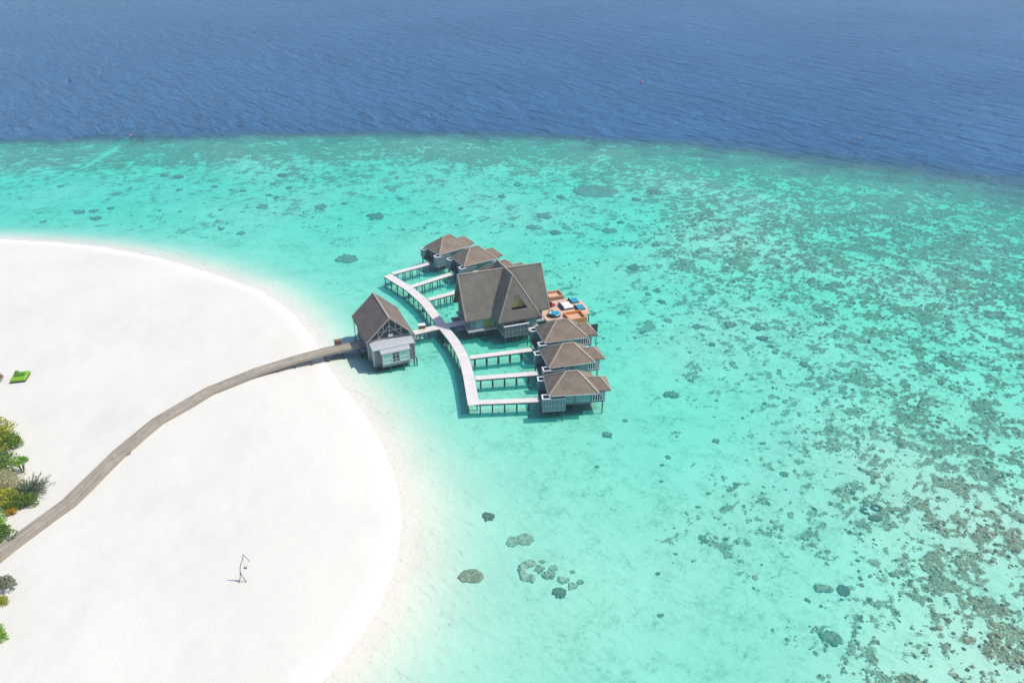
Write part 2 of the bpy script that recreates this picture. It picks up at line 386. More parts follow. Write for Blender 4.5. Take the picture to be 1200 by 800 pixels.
def bed_material():
    m, nt = mat('seabed_sand'); t = NT(nt); co = t.coord()
    at = t.n('ShaderNodeAttribute', attribute_name='coral').outputs['Fac']
    sx = t.n('ShaderNodeSeparateXYZ'); t.l(co, sx.inputs[0]); zz = sx.outputs[2]
    # sand, mottled by coarse grains, thin algae and caustic flecks put into its colour
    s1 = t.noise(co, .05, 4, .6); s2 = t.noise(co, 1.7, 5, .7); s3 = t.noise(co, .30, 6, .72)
    sand = t.mix(t.maprange(s1, .35, .65), (.82,.775,.68), (.76,.72,.635))
    far = t.maprange(zz, -.55, -.95, 0, 1)                       # deeper flats carry algae and painted caustic mottling
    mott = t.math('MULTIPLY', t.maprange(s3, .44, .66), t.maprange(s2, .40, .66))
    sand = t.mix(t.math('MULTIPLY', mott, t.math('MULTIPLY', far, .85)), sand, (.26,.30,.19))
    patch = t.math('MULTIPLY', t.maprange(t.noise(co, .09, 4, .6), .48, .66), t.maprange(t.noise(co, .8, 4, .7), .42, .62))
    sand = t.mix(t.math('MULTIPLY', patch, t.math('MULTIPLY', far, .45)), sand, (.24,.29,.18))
    # coral cover: the cover field sharpened and frayed by finer noise
    p = t.noise(co, .9, 6, .72, .5); p2 = t.noise(co, 3.2, 4, .7)
    d = t.math('ADD', at, t.math('ADD', t.math('MULTIPLY', t.math('SUBTRACT', p, .5), 5.5), t.math('MULTIPLY', t.math('SUBTRACT', p2, .5), 3.0)))
    mask = t.math('MULTIPLY', t.maprange(d, -.25, .45), t.maprange(at, -1.5, -.7))
    k1 = t.noise(co, .35, 5, .7); k2 = t.noise(co, 3.4, 6, .78)
    cc = t.mix(t.maprange(k1, .35, .65), (.44,.335,.235), (.58,.46,.34))
    cc = t.mix(t.maprange(k2, .44, .62, 0, .9), cc, (.15,.112,.08))
    cc = t.mix(t.maprange(t.noise(co, 1.1, 5, .7), .56, .68, 0, .7), cc, (.50,.44,.34))
    wet = t.mix(t.maprange(zz, -.02, -.12), (.80,.765,.69), sand)
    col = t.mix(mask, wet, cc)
    n1 = t.noise(co, .045, 5, .6); n2 = t.noise(co, .6, 6, .7); n3 = t.noise(co, 4, 4, .65); n4 = t.noise(t.mapping(co, (1,.45,1), (0,0,R(35))), .11, 5, .62)
    dry = t.mix(t.maprange(n1, .35, .65), (.648,.618,.542), (.618,.588,.515))
    dry = t.mix(t.maprange(n4, .52, .70, 0, .4), dry, (.55,.54,.50))
    dry = t.mix(t.maprange(n3, .45, .7, 0, .14), dry, (.48,.47,.43))
    band = t.maprange(t.math('ADD', zz, t.math('MULTIPLY', t.math('SUBTRACT', n1, .5), .35)), .05, .42, 1, 0)
    beach_c = t.mix(t.math('MULTIPLY', band, .9), dry, (.685,.645,.573))
    up = t.maprange(zz, -.02, .16); col = t.mix(up, col, beach_c)
    hb_ = t.math('ADD', t.math('MULTIPLY', n2, .22), t.math('MULTIPLY', n3, .10))
    h = t.math('ADD', t.math('MULTIPLY', mask, .5), t.math('MULTIPLY', t.math('MULTIPLY', k2, mask), .8))
    h = t.math('ADD', h, t.math('MULTIPLY', t.noise(co, 2.6, 3, .6), .12))
    h = t.math('ADD', h, t.math('MULTIPLY', t.noise(co, .8, 3, .6), .35))
    mh = t.n('ShaderNodeMix'); t.l(up, mh.inputs[0]); t.l(h, mh.inputs[2]); t.l(hb_, mh.inputs[3])
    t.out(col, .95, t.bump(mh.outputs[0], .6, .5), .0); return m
zc = (Z[:-1,:-1]+Z[1:,:-1]+Z[:-1,1:]+Z[1:,1:])/4
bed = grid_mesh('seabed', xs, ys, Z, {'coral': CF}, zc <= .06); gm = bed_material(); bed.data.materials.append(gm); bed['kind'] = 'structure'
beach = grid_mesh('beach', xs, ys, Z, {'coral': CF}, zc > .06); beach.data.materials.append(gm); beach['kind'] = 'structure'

# water body: closed box, surface at z=0, clear volume that soaks up red light with depth
def water_material():
    m, nt = mat('sea_water'); t = NT(nt); co = t.coord()
    deep = t.n('ShaderNodeAttribute', attribute_name='deep').outputs['Fac']
    ragged = t.math('ADD', deep, t.math('MULTIPLY', t.math('SUBTRACT', t.noise(t.mapping(co, (.6,1,1)), .10, 7, .75), .5), 1.2))
    deep = t.maprange(ragged, .12, .82)
    def swell(st, rot, scale, det, rough, dist=.3):
        mp = t.n('ShaderNodeMapping', vector_type='TEXTURE'); mp.inputs['Rotation'].default_value = (0,0,R(rot)); mp.inputs['Scale'].default_value = (st,1,1)
        t.l(co, mp.inputs[0]); return t.math('SUBTRACT', t.noise(mp.outputs[0], scale, det, rough, dist), .5)
    w1 = swell(3.0, -50, .14, 3, .55); w2 = swell(2.6, -42, .36, 4, .6); w3 = swell(1.8, -30, .9, 4, .66)
    gust = t.noise(co, .012, 3, .5)
    hd = t.math('ADD', t.math('MULTIPLY', w1, 9.0), t.math('ADD', t.math('MULTIPLY', w2, 4.5), t.math('MULTIPLY', w3, .9)))
    hs = t.math('ADD', t.math('MULTIPLY', w2, .12), t.math('MULTIPLY', w3, .17))
    mx = t.n('ShaderNodeMix'); t.l(deep, mx.inputs[0]); t.l(hs, mx.inputs[2]); t.l(hd, mx.inputs[3])
    b = t.n('ShaderNodeBump'); b.inputs['Strength'].default_value = 1; b.inputs['Distance'].default_value = 1.5
    t.l(t.math('MULTIPLY', mx.outputs[0], t.maprange(gust, .3, .7, .75, 1.1)), b.inputs['Height'])
    fr = t.n('ShaderNodeFresnel'); fr.inputs['IOR'].default_value = 1.333; t.l(b.outputs[0], fr.inputs['Normal'])
    tr = t.n('ShaderNodeBsdfTransparent'); di = t.n('ShaderNodeBsdfDiffuse'); gl = t.n('ShaderNodeBsdfGlossy')
    di.inputs[0].default_value = (.004,.118,.29,1); gl.inputs['Roughness'].default_value = .12; t.l(t.mix(deep, (.6,.8,1), (.78,.94,1)), gl.inputs[0])
    t.l(t.maprange(deep, 0, 1, .08, .13), gl.inputs['Roughness']); t.l(b.outputs[0], gl.inputs['Normal']); t.l(b.outputs[0], di.inputs['Normal'])
    m1 = t.n('ShaderNodeMixShader'); t.l(deep, m1.inputs[0])
    # faint upwelling light scattered inside the lagoon water, none at the shore
    murk = t.n('ShaderNodeAttribute', attribute_name='murk').outputs['Fac']
    sc_ = t.n('ShaderNodeBsdfDiffuse'); sc_.inputs[0].default_value = (.0,.74,.60,1)
    m0 = t.n('ShaderNodeMixShader'); t.l(t.math('MULTIPLY', murk, .17), m0.inputs[0]); t.l(tr.outputs[0], m0.inputs[1]); t.l(sc_.outputs[0], m0.inputs[2])
    t.l(m0.outputs[0], m1.inputs[1]); t.l(di.outputs[0], m1.inputs[2])
    m2 = t.n('ShaderNodeMixShader'); t.l(fr.outputs[0], m2.inputs[0]); t.l(m1.outputs[0], m2.inputs[1]); t.l(gl.outputs[0], m2.inputs[2])
    o = t.n('ShaderNodeOutputMaterial'); t.l(m2.outputs[0], o.inputs['Surface'])
    va = t.n('ShaderNodeVolumeAbsorption'); va.inputs['Color'].default_value = (.04, .996, .87, 1); va.inputs['Density'].default_value = .37
    t.l(va.outputs[0], o.inputs['Volume']); return m
def water_mesh():
    me_o = grid_mesh('water', xs, ys, np.zeros_like(Z), {'deep': DEEP, 'murk': sstep(.2, .9, -Z)*(1-.8*sstep(.12, .5, COR)) + .25*sstep(170, 300, GY)})
    import bmesh
    bm = bmesh.new(); bm.from_mesh(me_o.data)
    rim = [e for e in bm.edges if e.is_boundary]
    ex = bmesh.ops.extrude_edge_only(bm, edges=rim)
    vs = [g for g in ex['geom'] if isinstance(g, bmesh.types.BMVert)]
    for v in vs: v.co.z = -60
    e2 = [e for e in bm.edges if e.is_boundary]
    bmesh.ops.contextual_create(bm, geom=e2)
    bmesh.ops.recalc_face_normals(bm, faces=bm.faces)
    bm.to_mesh(me_o.data); bm.free()
    me_o.data.materials.append(water_material()); me_o['kind'] = 'structure'; return me_o
water_mesh()

# ------------------------------------------------------------------ boardwalks
DZ = 2.0
def boardwalk(name, label, pts, width, deck_m, group=None, post_step=3.2, post_off=.5, post_from=0.0, smooth=True, beam_m='beam_wood', skip_end=0.3, kerb=False, cat='boardwalk', tips=True):
    cl = cat_rom(pts, .9) if smooth else [Vector(p) for p in pts]
    o0 = Vector((cl[0].x, cl[0].y, 0)); root = empty(name, o0)
    tag(root, label, cat, group)
    cl = [p-o0 for p in cl]
    n = len(cl); L = [0]; nor = []
    for i in range(n):
        d = (cl[min(i+1, n-1)]-cl[max(i-1, 0)]); d.z = 0; d.normalize(); nor.append(Vector((-d.y, d.x, 0)))
        if i: L.append(L[-1]+(cl[i]-cl[i-1]).length)
    def ribbon(w0, w1, z0, z1, nm, mm, uvw=True):
        mb = MB()
        for i in range(n):
            for w, z in ((w0, z1), (w1, z1), (w1, z0), (w0, z0)):
                q = cl[i]+nor[i]*w; k = len(mb.v); mb.v.append((q.x, q.y, cl[i].z+z)); mb.uv[k] = (L[i], w)
        for i in range(n-1):
            for a in range(4):
                b = (a+1) % 4; mb.f.append((i*4+b, i*4+a, i*4+4+a, i*4+4+b))
        mb.f += [(0,1,2,3), (n*4-1, n*4-2, n*4-3, n*4-4)]
        return mb.build(nm, mm, root)
    h = width/2
    ribbon(-h, h, -.10, 0, 'deck', deck_m)
    for s in (-1, 1):
        ribbon(min(s*(h-.14), s*(h-.02)), max(s*(h-.14), s*(h-.02)), -.36, -.103, 'side_beam', beam_m)
        if kerb: ribbon(min(s*(h-.02), s*(h-.16)), max(s*(h-.02), s*(h-.16)), .003, .10, 'edge_board', beam_m)
    d = post_off+post_from
    while d < L[-1]-skip_end:
        i = max(k for k in range(n) if L[k] <= d); i = min(i, n-2); t = (d-L[i])/(L[i+1]-L[i])
        c = cl[i].lerp(cl[i+1], t); nn = nor[i]
        cap = MB(); cap.beam(c-nn*(h-.05)+Vector((0,0,-.46)), c+nn*(h-.05)+Vector((0,0,-.46)), .18, .18); cap.build('cross_beam', beam_m, root)
        for s in (-1, 1):
            q = c+nn*s*(h-.2); g = ground(q.x+o0.x, q.y+o0.y)
            if g < c.z-.6:
                mb = MB(); mb.tube([(q.x, q.y, g-.4), (q.x, q.y, c.z-.37)], .11, 8); mb.build('post', 'post_wood', root)
        d += post_step
    return root

# long brown jetty over the sand
jp = [(-40,680),(0,647.5),(80,588.7),(140,530),(184.5,493),(246,457),(301,435),(345,421),(382,411),(428,401.5)]
jpts = []
for i, q in enumerate(jp):
    jpts.append(P(*q, DZ-.05))
jpts = [a.lerp(b, k/6) for a, b in zip(jpts, jpts[1:]) for k in range(6)]+[jpts[-1]]
boardwalk('boardwalk', 'long brown weathered boardwalk curving across the white sand to the gabled hut', jpts, 2.55, 'deck_jetty', None, 3.4, .5, 0, False, 'kerb_wood', .3, True)
# pale curved spine
mp = [(453.8,322.3),(466,329.8),(479.5,338.3),(490,347),(498.5,355.2),(511,371.5),(518,381.5),(525,390),(534,402),(543,419),(548.5,438),(551.7,455),(554.4,470.5),(555.2,474.4)]
spine = [P(*q, DZ) for q in mp]
boardwalk('boardwalk', 'pale curved boardwalk linking the row of spa pavilions over turquoise water', spine, 2.05, 'deck_pale', None, 2.6, .3, 0)

# ------------------------------------------------------------------ pavilions
def make_pavilion():
    root = empty('spa_pavilion', (0,0,0))
    W, D, EZ = 9.0, 6.6, 4.4; RZ = 7.25; r0, r1, rn = 3.5, 5.6, 3.3
    A, B, Cc, Dd = (0,0,EZ), (W,0,EZ), (W,D,EZ), (0,D,EZ); E, F = (r0,rn,RZ), (r1,rn,RZ)
    rf = MB(); rf.solid([(A,B,F,E), (B,Cc,F), (Cc,Dd,E,F), (Dd,A,E)], .22); roof = rf.build('roof', 'roof_pavilion', root)
    cap = MB()
    for p, q in ((A,E),(B,F),(Cc,F),(Dd,E),(E,F)):
        cap.beam(Vector(p)+Vector((0,0,.03)), Vector(q)+Vector((0,0,.03)), .27, .10)
    cap.build('ridge_cap', 'ridge_cap', roof)
    # ragged pale eave edge
    tr = MB(); k = .1; tr.box2((.0,-.02,EZ-.20),(W,-.003,EZ-.04)); tr.box2((-.02,0,EZ-.19),(-.003,D,EZ-.05))
    while k < W-.1:
        tr.box((k+.16, -.03, EZ-.13), (.20+.1*random.random(), .07, .17)); k += .40
    k = .2
    while k < D-.1:
        tr.box((-.03, k, EZ-.13), (.07, .34, .13)); k += .42
    tr.build('eave_trim', 'white_paint', roof)
    # lower seaward roof
    sz, st = 4.18, 5.75
    a, b, c, d = (7.4,1.1,sz), (11.4,1.1,sz), (11.4,5.5,sz), (7.4,5.5,sz); e, f = (7.4,3.3,st), (9.7,3.3,st)
    s2 = MB(); s2.solid([(a,b,f,e), (b,c,f), (c,d,e,f)], .2); side = s2.build('side_roof', 'roof_pavilion', root)
    cap = MB()
    for p, q in ((b,f),(c,f),((8.2,3.3,st),f)): cap.beam(Vector(p)+Vector((0,0,.03)), Vector(q)+Vector((0,0,.03)), .18, .1)
    cap.build('ridge_cap', 'ridge_cap', side)
    # platform and floors
    fl = MB(); fl.box2((-1.15,1.03,1.62),(8.0,6.5,1.95)); fl.box2((8.003,1.2,1.72),(10.4,5.4,1.98)); fl.build('platform', 'wood_grey', root)
    po = MB(); po.box2((-1.12,1.06,1.953),(.52,5.45,2.0)); po.build('porch_deck', 'wood_dark', root)
    # two open-topped bath enclosures at the landward corners
    for y0, y1, zb in ((-.42,1.0,1.36),(5.5,6.9,1.92)):
        w = MB(); x0, x1 = -1.12, 3.0; t = .12
        w.box2((x0,y0,zb),(x1,y0+t,4.0)); w.box2((x0,y1-t,zb),(x1,y1,4.0)); w.box2((x0,y0+t+.002,zb),(x0+t,y1-t-.002,4.0)); w.box2((x1-t,y0+t+.002,zb),(x1,y1-t-.002,4.0))
        w.box2((x0+t+.002,y0+t+.002,zb),(x1-t-.002,y1-t-.002,zb+.25))
        wo = w.build('bath_enclosure', 'teal_screen', root)
        cp_ = MB(); xe = .35
        cp_.box2((x0-.06,y0-.06,4.003),(xe,y0+t+.05,4.1)); cp_.box2((x0-.06,y1-t-.05,4.003),(xe,y1+.06,4.1)); cp_.box2((x0-.06,y0+t+.053,4.003),(x0+t+.05,y1-t-.053,4.1))
        cp_.build('wall_cap', 'white_paint', wo)
        sl = MB(); yy = y0-.02 if y0 < 0 else y1+.02
        for k in range(9): sl.box((x0+.1+k*.49, yy, (zb+4)/2), (.07, .045, 4-zb-.05))
        for zz in (zb+.1, 2.6, 3.85): sl.box(((x0+x1)/2, yy+(-.012 if y0 < 0 else .012), zz), (x1-x0-.05, .04, .08))
        sl.build('frame', 'wood_pale', wo)
    # body walls and glazing
    wl = MB(); wl.box2((.55,1.05,2.0),(7.9,6.3,4.2)); wl.build('wall', 'wood_grey', root)
    for i, (u0, u1, mm) in enumerate(((3.15,4.35,'teal_glass'),(4.45,5.25,'teal_screen'),(5.35,6.55,'teal_glass'),(6.65,7.8,'teal_glass'))):
        g = MB(); g.box2((u0,1.0,1.98),(u1,1.045,4.1)); w = g.build('window', mm, root)
        fr = MB(); fr.box2((u0-.05,.96,1.97),(u0+.03,1.03,4.12)); fr.box2((u1-.03,.96,1.97),(u1+.05,1.03,4.12)); fr.box2((u0+.032,.965,3.0),(u1-.032,.997,3.07)); fr.build('frame', 'wood_pale', w)
    dr = MB(); dr.box2((.50,2.6,2.003),(.545,3.9,4.0)); dr.build('door', 'wood_dark', root)
    # seaward terrace with white balustrade
    rl = MB()
    for k in range(6): rl.box((8.15+k*.44, 1.24, 2.78), (.16, .09, 1.55))
    rl.box((9.25,1.24,3.58),(2.5,.12,.10)); rl.box((9.25,1.24,2.06),(2.5,.12,.10))
    for k in range(9): rl.box((10.38, 1.6+k*.44, 2.5), (.09, .12, .95))
    rl.box((10.38,3.3,3.0),(.12,4.1,.09)); rl.build('railing', 'white_paint', root)
    for q in ((10.3,1.35),(10.3,5.25)):
        m = MB(); m.box2((q[0]-.08,q[1]-.08,1.985),(q[0]+.08,q[1]+.08,4.02)); m.build('post', 'wood_pale', root)
    for q in ((-.8,-.2),(.95,-.25),(2.6,-.25),(4.9,1.3),(7.6,1.3),(10.05,1.4),(-.8,3.2),(3.0,6.4),(7.6,6.2),(10.05,5.2),(-.8,6.6),(4.9,3.8)):
        m = MB(); top = 1.36 if q[1] < 0 else (1.915 if q[1] > 6.5 else (1.715 if q[0] > 8 else 1.615))
        m.tube([(q[0],q[1],-1.9),(q[0],q[1],top)], .12, 8); m.build('post', 'post_wood', root)
    br = MB()
    for y in (1.3, 6.2): br.beam((4.9,y,1.5),(7.6,y,.2),.1); br.beam((-.8,y+.1,1.2),(2.6,y+.1,1.2),.12)
    br.build('brace', 'post_wood', root)
    return root
pav = make_pavilion()
# eave corner (front-left) and heading of each pavilion
spots = [((515,298.5),(550,288),'spa pavilion at the far end of the pale boardwalk, open water behind it'),
         ((544,312),(582,302.5),'spa pavilion second from the far end of the pale boardwalk'),
         ((573.5,329),(614,321),'spa pavilion mostly hidden behind the tall roof of the main hall'),
         ((638,401.5),(687,395),'spa pavilion beside the orange sun deck, a dark screen at its seaward end'),
         ((643.5,431),(697,424),'middle spa pavilion of the three on the near side of the hall'),
         ((643,464),(703,460.5),'spa pavilion nearest the drone, its teal bath screens fully in view')]
PV = []
for i, (fl, fr_, lab) in enumerate(spots):
    o = pav if i == 0 else copy_tree(pav)
    a, b = P(*fl, 4.4), P(*fr_, 4.4); ang = math.atan2(b.y-a.y, b.x-a.x)
    if i == 2: ang = R(25)
    o.location = (a.x, a.y, 0); o.rotation_euler = (0, 0, ang)
    tag(o, lab, 'pavilion', 'thatched spa pavilions on posts'); PV.append((Vector((a.x, a.y, 0)), ang, o))
def pv_pt(i, u, n, z):
    o, a, _ = PV[i]; return Vector((o.x+u*math.cos(a)-n*math.sin(a), o.y+u*math.sin(a)+n*math.cos(a), z))
sc_ = MB(); sc_.box2((11.5,4.75,1.6),(12.9,4.9,4.3)); so = sc_.build('privacy_screen', 'wood_dark', PV[3][2])
so['label'] = 'dark privacy screen'
for x in (11.6,12.8):
    m = MB(); m.box2((x-.07,4.905,-1.9),(x+.07,5.05,4.3)); m.build('screen_post', 'post_wood', PV[3][2])
m = MB(); m.box2((10.42,4.2,1.72),(12.9,4.72,1.95)); m.build('side_step', 'wood_grey', PV[3][2])

# access walkways from the spine to the pavilions
acc = [((459.5,320.5),(503,308.5),0,'pale walkway to the farthest pavilion'),((481.5,335.8),(529,320.5),1,'pale walkway to the second pavilion from the far end'),
       ((501.5,350.8),(540,340.5),2,'pale walkway running under the tall hall roof towards the hidden pavilion'),((550.5,418.5),(623,409.3),3,'pale walkway to the pavilion beside the sun deck'),
       ((557,442.8),(631,437.0),4,'pale walkway between the other two near walkways'),((556,471.3),(632,468.2),5,'pale walkway nearest the drone, ending the curved boardwalk')]
for a, b, i, lab in acc:
    p, q = P(*a, DZ-.006), P(*b, DZ-.006)
    boardwalk('access_walkway', lab, [p, q], 1.35 if i > 2 else 1.45, 'deck_pale', 'access walkways to the pavilions', (q-p).length/5.3, 1.0 if i > 2 else 1.2, 0, True, cat='walkway', skip_end=.6)
boardwalk('access_walkway', 'pale walkway from the gabled hut across the spine to the main hall', [P(484,389.8,DZ-.012), P(512,383.3,DZ-.012), P(545,377.3,DZ-.012)], 1.9, 'deck_pale', None, 2.6, 1.0, 0, cat='walkway')

# ------------------------------------------------------------------ main hall
a, b = P(536,322,12.95), P(634,308,12.95); hang = math.atan2(b.y-a.y, b.x-a.x)
hall = empty('main_hall', (a.x, a.y, 0), hang); tag(hall, 'tall main hall with a steep grey crossed gable roof and a triangular dormer', 'hall')
def hall_pt(u, n, z): return Vector((a.x+u*math.cos(hang)-n*math.sin(hang), a.y+u*math.sin(hang)+n*math.cos(hang), z))
RZ, EZ, HN = 12.95, 4.4, 4.75
rf = MB(); rf.solid([((0.15,-HN,EZ),(18.7,-HN,EZ),(18.4,0,RZ),(0,0,RZ)), ((18.7,HN,EZ),(0.15,HN,EZ),(0,0,RZ),(18.4,0,RZ))], .28)
roof = rf.build('roof', 'roof_hall', hall)
cap = MB(); cap.beam((-.05,0,RZ+.04),(18.45,0,RZ+.04),.26,.14)
for s in (-1,1):
    cap.beam((0.02,0,RZ+.03),(.17,s*HN,EZ+.03),.16,.12); cap.beam((18.38,0,RZ+.03),(18.68,s*HN,EZ+.03),.16,.12)
cap.build('ridge_cap', 'ridge_cap', roof)
# crossing gable with a hipped front face that carries the dormer
CZ = 13.2; Ff = (10.6,-4.1,CZ); Bb = (9.9,3.9,CZ); L0, R0 = (6.4,-7.6,EZ), (15.75,-7.4,EZ); L1, R1 = (6.1,-4.0,EZ+.0), (15.6,-4.0,EZ+.0); L2, R2 = (5.8,7.4,EZ), (14.2,7.4,EZ)
def onface(u, z):   # n of the front face at height z
    t = (z-EZ)/(CZ-EZ); return (-7.5)*(1-t)+(-4.1)*t
hl, hr, ht = (9.3, onface(9.3,6.5), 6.5), (13.0, onface(13,6.5), 6.5), (11.15, onface(11.1,9.25), 9.25)
cr = MB()
cr.solid([(L0, hl, ht, Ff), (Ff, ht, hr, R0), (L0, R0, hr, hl), (L0, Ff, Bb, L2), (Ff, R0, R2, Bb), (R2, L2, Bb)], .24)
cross = cr.build('cross_gable', 'roof_hall', hall)
cap = MB()
for p, q in ((L0,Ff),(R0,Ff),(Ff,Bb),(Bb,L2),(Bb,R2)): cap.beam(Vector(p)+Vector((0,0,.04)), Vector(q)+Vector((0,0,.04)), .22, .12)
cap.build('ridge_cap', 'ridge_cap', cross)
# triangular dormer window, set back upright behind the opening
nb = ht[1]-.25
dm = MB()
for p, q in ((hl,ht),(ht,hr),(hr,hl)):
    dm.add([p, q, (q[0], nb, q[2]), (p[0], nb, p[2])], [(0,1,2,3),(3,2,1,0)])
dmo = dm.build('dormer', 'wood_grey', hall)
pn = MB(); pn.solid([((hl[0],nb+.02,hl[2]),(hr[0],nb+.02,hr[2]),(ht[0],nb+.02,ht[2]))], .01)
pn.v = [(x, y, z) for x, y, z in pn.v]; pn = MB(); pn.add([(hl[0],nb,hl[2]),(hr[0],nb,hr[2]),(ht[0],nb,ht[2]),(hl[0],nb+.08,hl[2]),(hr[0],nb+.08,hr[2]),(ht[0],nb+.08,ht[2])], [(0,1,2),(5,4,3),(0,3,4,1),(1,4,5,2),(2,5,3,0)])
pn.build('dormer_window', 'gold_pane', dmo)
fr = MB(); fr.beam((9.35,nb-.07,6.56),(12.95,nb-.07,6.56),.12,.12); fr.build('frame', 'wood_dark', dmo)
# body
bd = MB(); bd.box2((1.0,-4.2,2.0),(17.2,4.2,4.9)); bd.box2((7.2,-6.6,2.0),(15.0,-4.2,4.5)); bd.build('wall', 'wood_grey', hall)
ge = MB()
for u0, u1 in ((.9,1.05),(17.2,17.35)):
    ge.add([(u0,-3.9,4.3),(u0,3.9,4.3),(u0,0,11.9),(u1,-3.9,4.3),(u1,3.9,4.3),(u1,0,11.9)], [(0,1,2),(5,4,3),(0,3,4,1),(1,4,5,2),(2,5,3,0)])
ge.build('gable_wall', 'roof_hall', hall)
sl = MB(); sl.box2((.6,-4.9,1.6),(17.6,4.9,1.93)); sl.box2((7.0,-8.4,1.62),(15.4,-4.903,1.95)); sl.build('platform', 'wood_pale', hall)
for u0, u1, mm in ((1.5,2.6,'teal_screen'),(2.7,3.9,'teal_glass'),(4.0,6.2,'green_blind'),(6.3,7.1,'teal_screen')):
    g = MB(); g.box2((u0,-4.27,2.0),(u1,-4.205,4.1)); w = g.build('window', mm, hall)
    f_ = MB(); f_.box2((u0-.05,-4.33,2.0),(u0+.05,-4.275,4.12)); f_.box2((u1-.05,-4.33,2.0),(u1+.05,-4.275,4.12)); f_.build('frame', 'wood_pale', w)
g = MB(); g.box2((15.05,-6.5,2.0),(15.11,-4.4,4.2)); g.build('window', 'teal_glass', hall)
g = MB(); g.box2((12.9,-6.68,2.0),(14.9,-6.61,4.2)); g.build('window', 'teal_glass', hall)
# slatted balcony box at the front
bx = MB(); x0, x1, y0, y1 = 7.25, 12.4, -8.85, -6.7
bx.box2((x0,y0,1.45),(x1,y0+.1,3.95)); bx.box2((x0,y0+.103,1.45),(x0+.1,y1,3.95)); bx.box2((x1-.1,y0+.103,1.45),(x1,y1,3.95)); bx.box2((x0+.103,y0+.103,1.45),(x1-.103,y1,1.6))
bxo = bx.build('balcony_screen', 'wood_grey', hall)
sl = MB()
for k in range(7): sl.box((x0+.1+k*.82, y0-.025, 2.7), (.08,.046,2.48))
for z in (1.55, 2.7): sl.box(((x0+x1)/2, y0-.06, z), (5.1,.02,.07))
sl.build('slat', 'wood_pale', bxo)
r_ = MB(); r_.box2((x0-.15,y0-.12,3.955),(x1+.15,y0+.16,4.12)); r_.build('handrail', 'white_paint', bxo)
for q in ((7.3,-8.75),(9.9,-8.75),(12.3,-8.75),(1.6,-4.6),(4.4,-4.6),(6.9,-4.6),(14.9,-7.9),(1.6,0),(1.6,4.5),(6,4.5),(11,4.5),(16.8,4.5),(17.2,-4.6),(10,-4.9),(14,-4.9)):
    m = MB(); top = 1.445 if q[1] < -8.5 else 1.595
    m.tube([(q[0],q[1],-2.0),(q[0],q[1],top)], .14, 8); m.build('post', 'post_wood', hall)
br = MB()
for u0, u1 in ((1.6,4.4),(4.4,6.9)): br.beam((u0,-4.6,1.5),(u1,-4.6,.1),.12); br.beam((u0,-4.6,.1),(u1,-4.6,1.5),.12)
br.build('brace', 'post_wood', hall)
st_ = MB(); st_.box2((-1.2,-3.2,1.7),(.58,2.4,1.94)); st_.build('entrance_landing', 'wood_grey', hall)

# ------------------------------------------------------------------ sun deck and its furniture
deck = empty('sun_deck', hall_pt(17.7,-5.6,0), hang); tag(deck, 'peach timber sun deck with two sunken tubs beside the main hall', 'deck')
d_ = MB(); d_.box2((0,0.0,1.82),(10.3,8.3,2.0)); d_.box2((10.303,2.2,1.62),(11.0,7.0,1.8))
for i, q in enumerate(d_.v): d_.uv[i] = (q[0], q[1])
d_.build('floor', 'deck_floor', deck)
f_ = MB(); f_.box2((0,-.10,1.55),(4.2,-.003,2.02)); f_.build('fascia', 'deck_peach', deck)
for x in (.4,3.6,7,10):
    for y in (.4,4,8):
        m = MB(); m.tube([(x,y,-2.0),(x,y,1.81)], .13, 8); m.build('post', 'post_wood', deck)
def tub(x0, x1, y0, y1, zb, zt, mm, lab):
    t = MB(); w = .28
    t.box2((x0,y0,zb),(x1,y0+w,zt)); t.box2((x0,y1-w,zb),(x1,y1,zt)); t.box2((x0,y0+w+.002,zb),(x0+w,y1-w-.002,zt)); t.box2((x1-w,y0+w+.002,zb),(x1,y1-w-.002,zt))
    o = t.build('tub_rim', mm, deck); o['label'] = lab
    b_ = MB(); b_.box2((x0+w+.003,y0+w+.003,zb+.05),(x1-w-.003,y1-w-.003,2.06))
    b_.build('tub_floor', 'deck_peach', o)
tub(4.35, 8.3, -2.45, 1.15, 1.15, 2.68, 'tub_orange', 'bright orange timber tub')
tub(4.1, 7.7, 8.85, 11.9, 1.15, 2.62, 'tub_brown', 'brown timber tub')
m = MB()
for q in ((4.6,-2.2),(8.0,-2.2),(4.4,11.6),(7.4,11.6)): m.tube([(q[0],q[1],-2.0),(q[0],q[1],1.145)], .13, 8)
m.build('tub_post', 'post_wood', deck)

def cushion(mb, x0, x1, y0, y1, z0, z1, r=.08):
    mb.box2((x0,y0,z0),(x1,y1,z1-r)); o = len(mb.v); 
    mb.add([(x0,y0,z1-r+.001),(x1,y0,z1-r+.001),(x1,y1,z1-r+.001),(x0,y1,z1-r+.001),(x0+r,y0+r,z1),(x1-r,y0+r,z1),(x1-r,y1-r,z1),(x0+r,y1-r,z1)],[(0,1,5,4),(1,2,6,5),(2,3,7,6),(3,0,4,7),(4,5,6,7)])
def hallthing(name, u, n, z, rz=0): return empty(name, hall_pt(u, n, z), hang+rz)
# white double daybed
t = hallthing('daybed', 22.75, -2.5, 2.0); tag(t, 'wide white daybed on a dark wicker base in the middle of the peach sun deck', 'daybed')
m = MB(); m.box2((0,0,.003),(2.5,2.85,.32)); m.build('base', 'wicker_dark', t)
m = MB(); cushion(m, .28,2.48,.05,2.8,.323,.56); m.build('mattress', 'cushion_white', t)
m = MB(); m.box2((.0,.02,.323),(.22,2.83,.72)); m.build('backrest', 'wicker_dark', t)
m = MB(); cushion(m, .35,.85,.3,1.3,.563,.72); cushion(m, .35,.85,1.5,2.5,.563,.72); m.build('pillow', 'cushion_white', t)
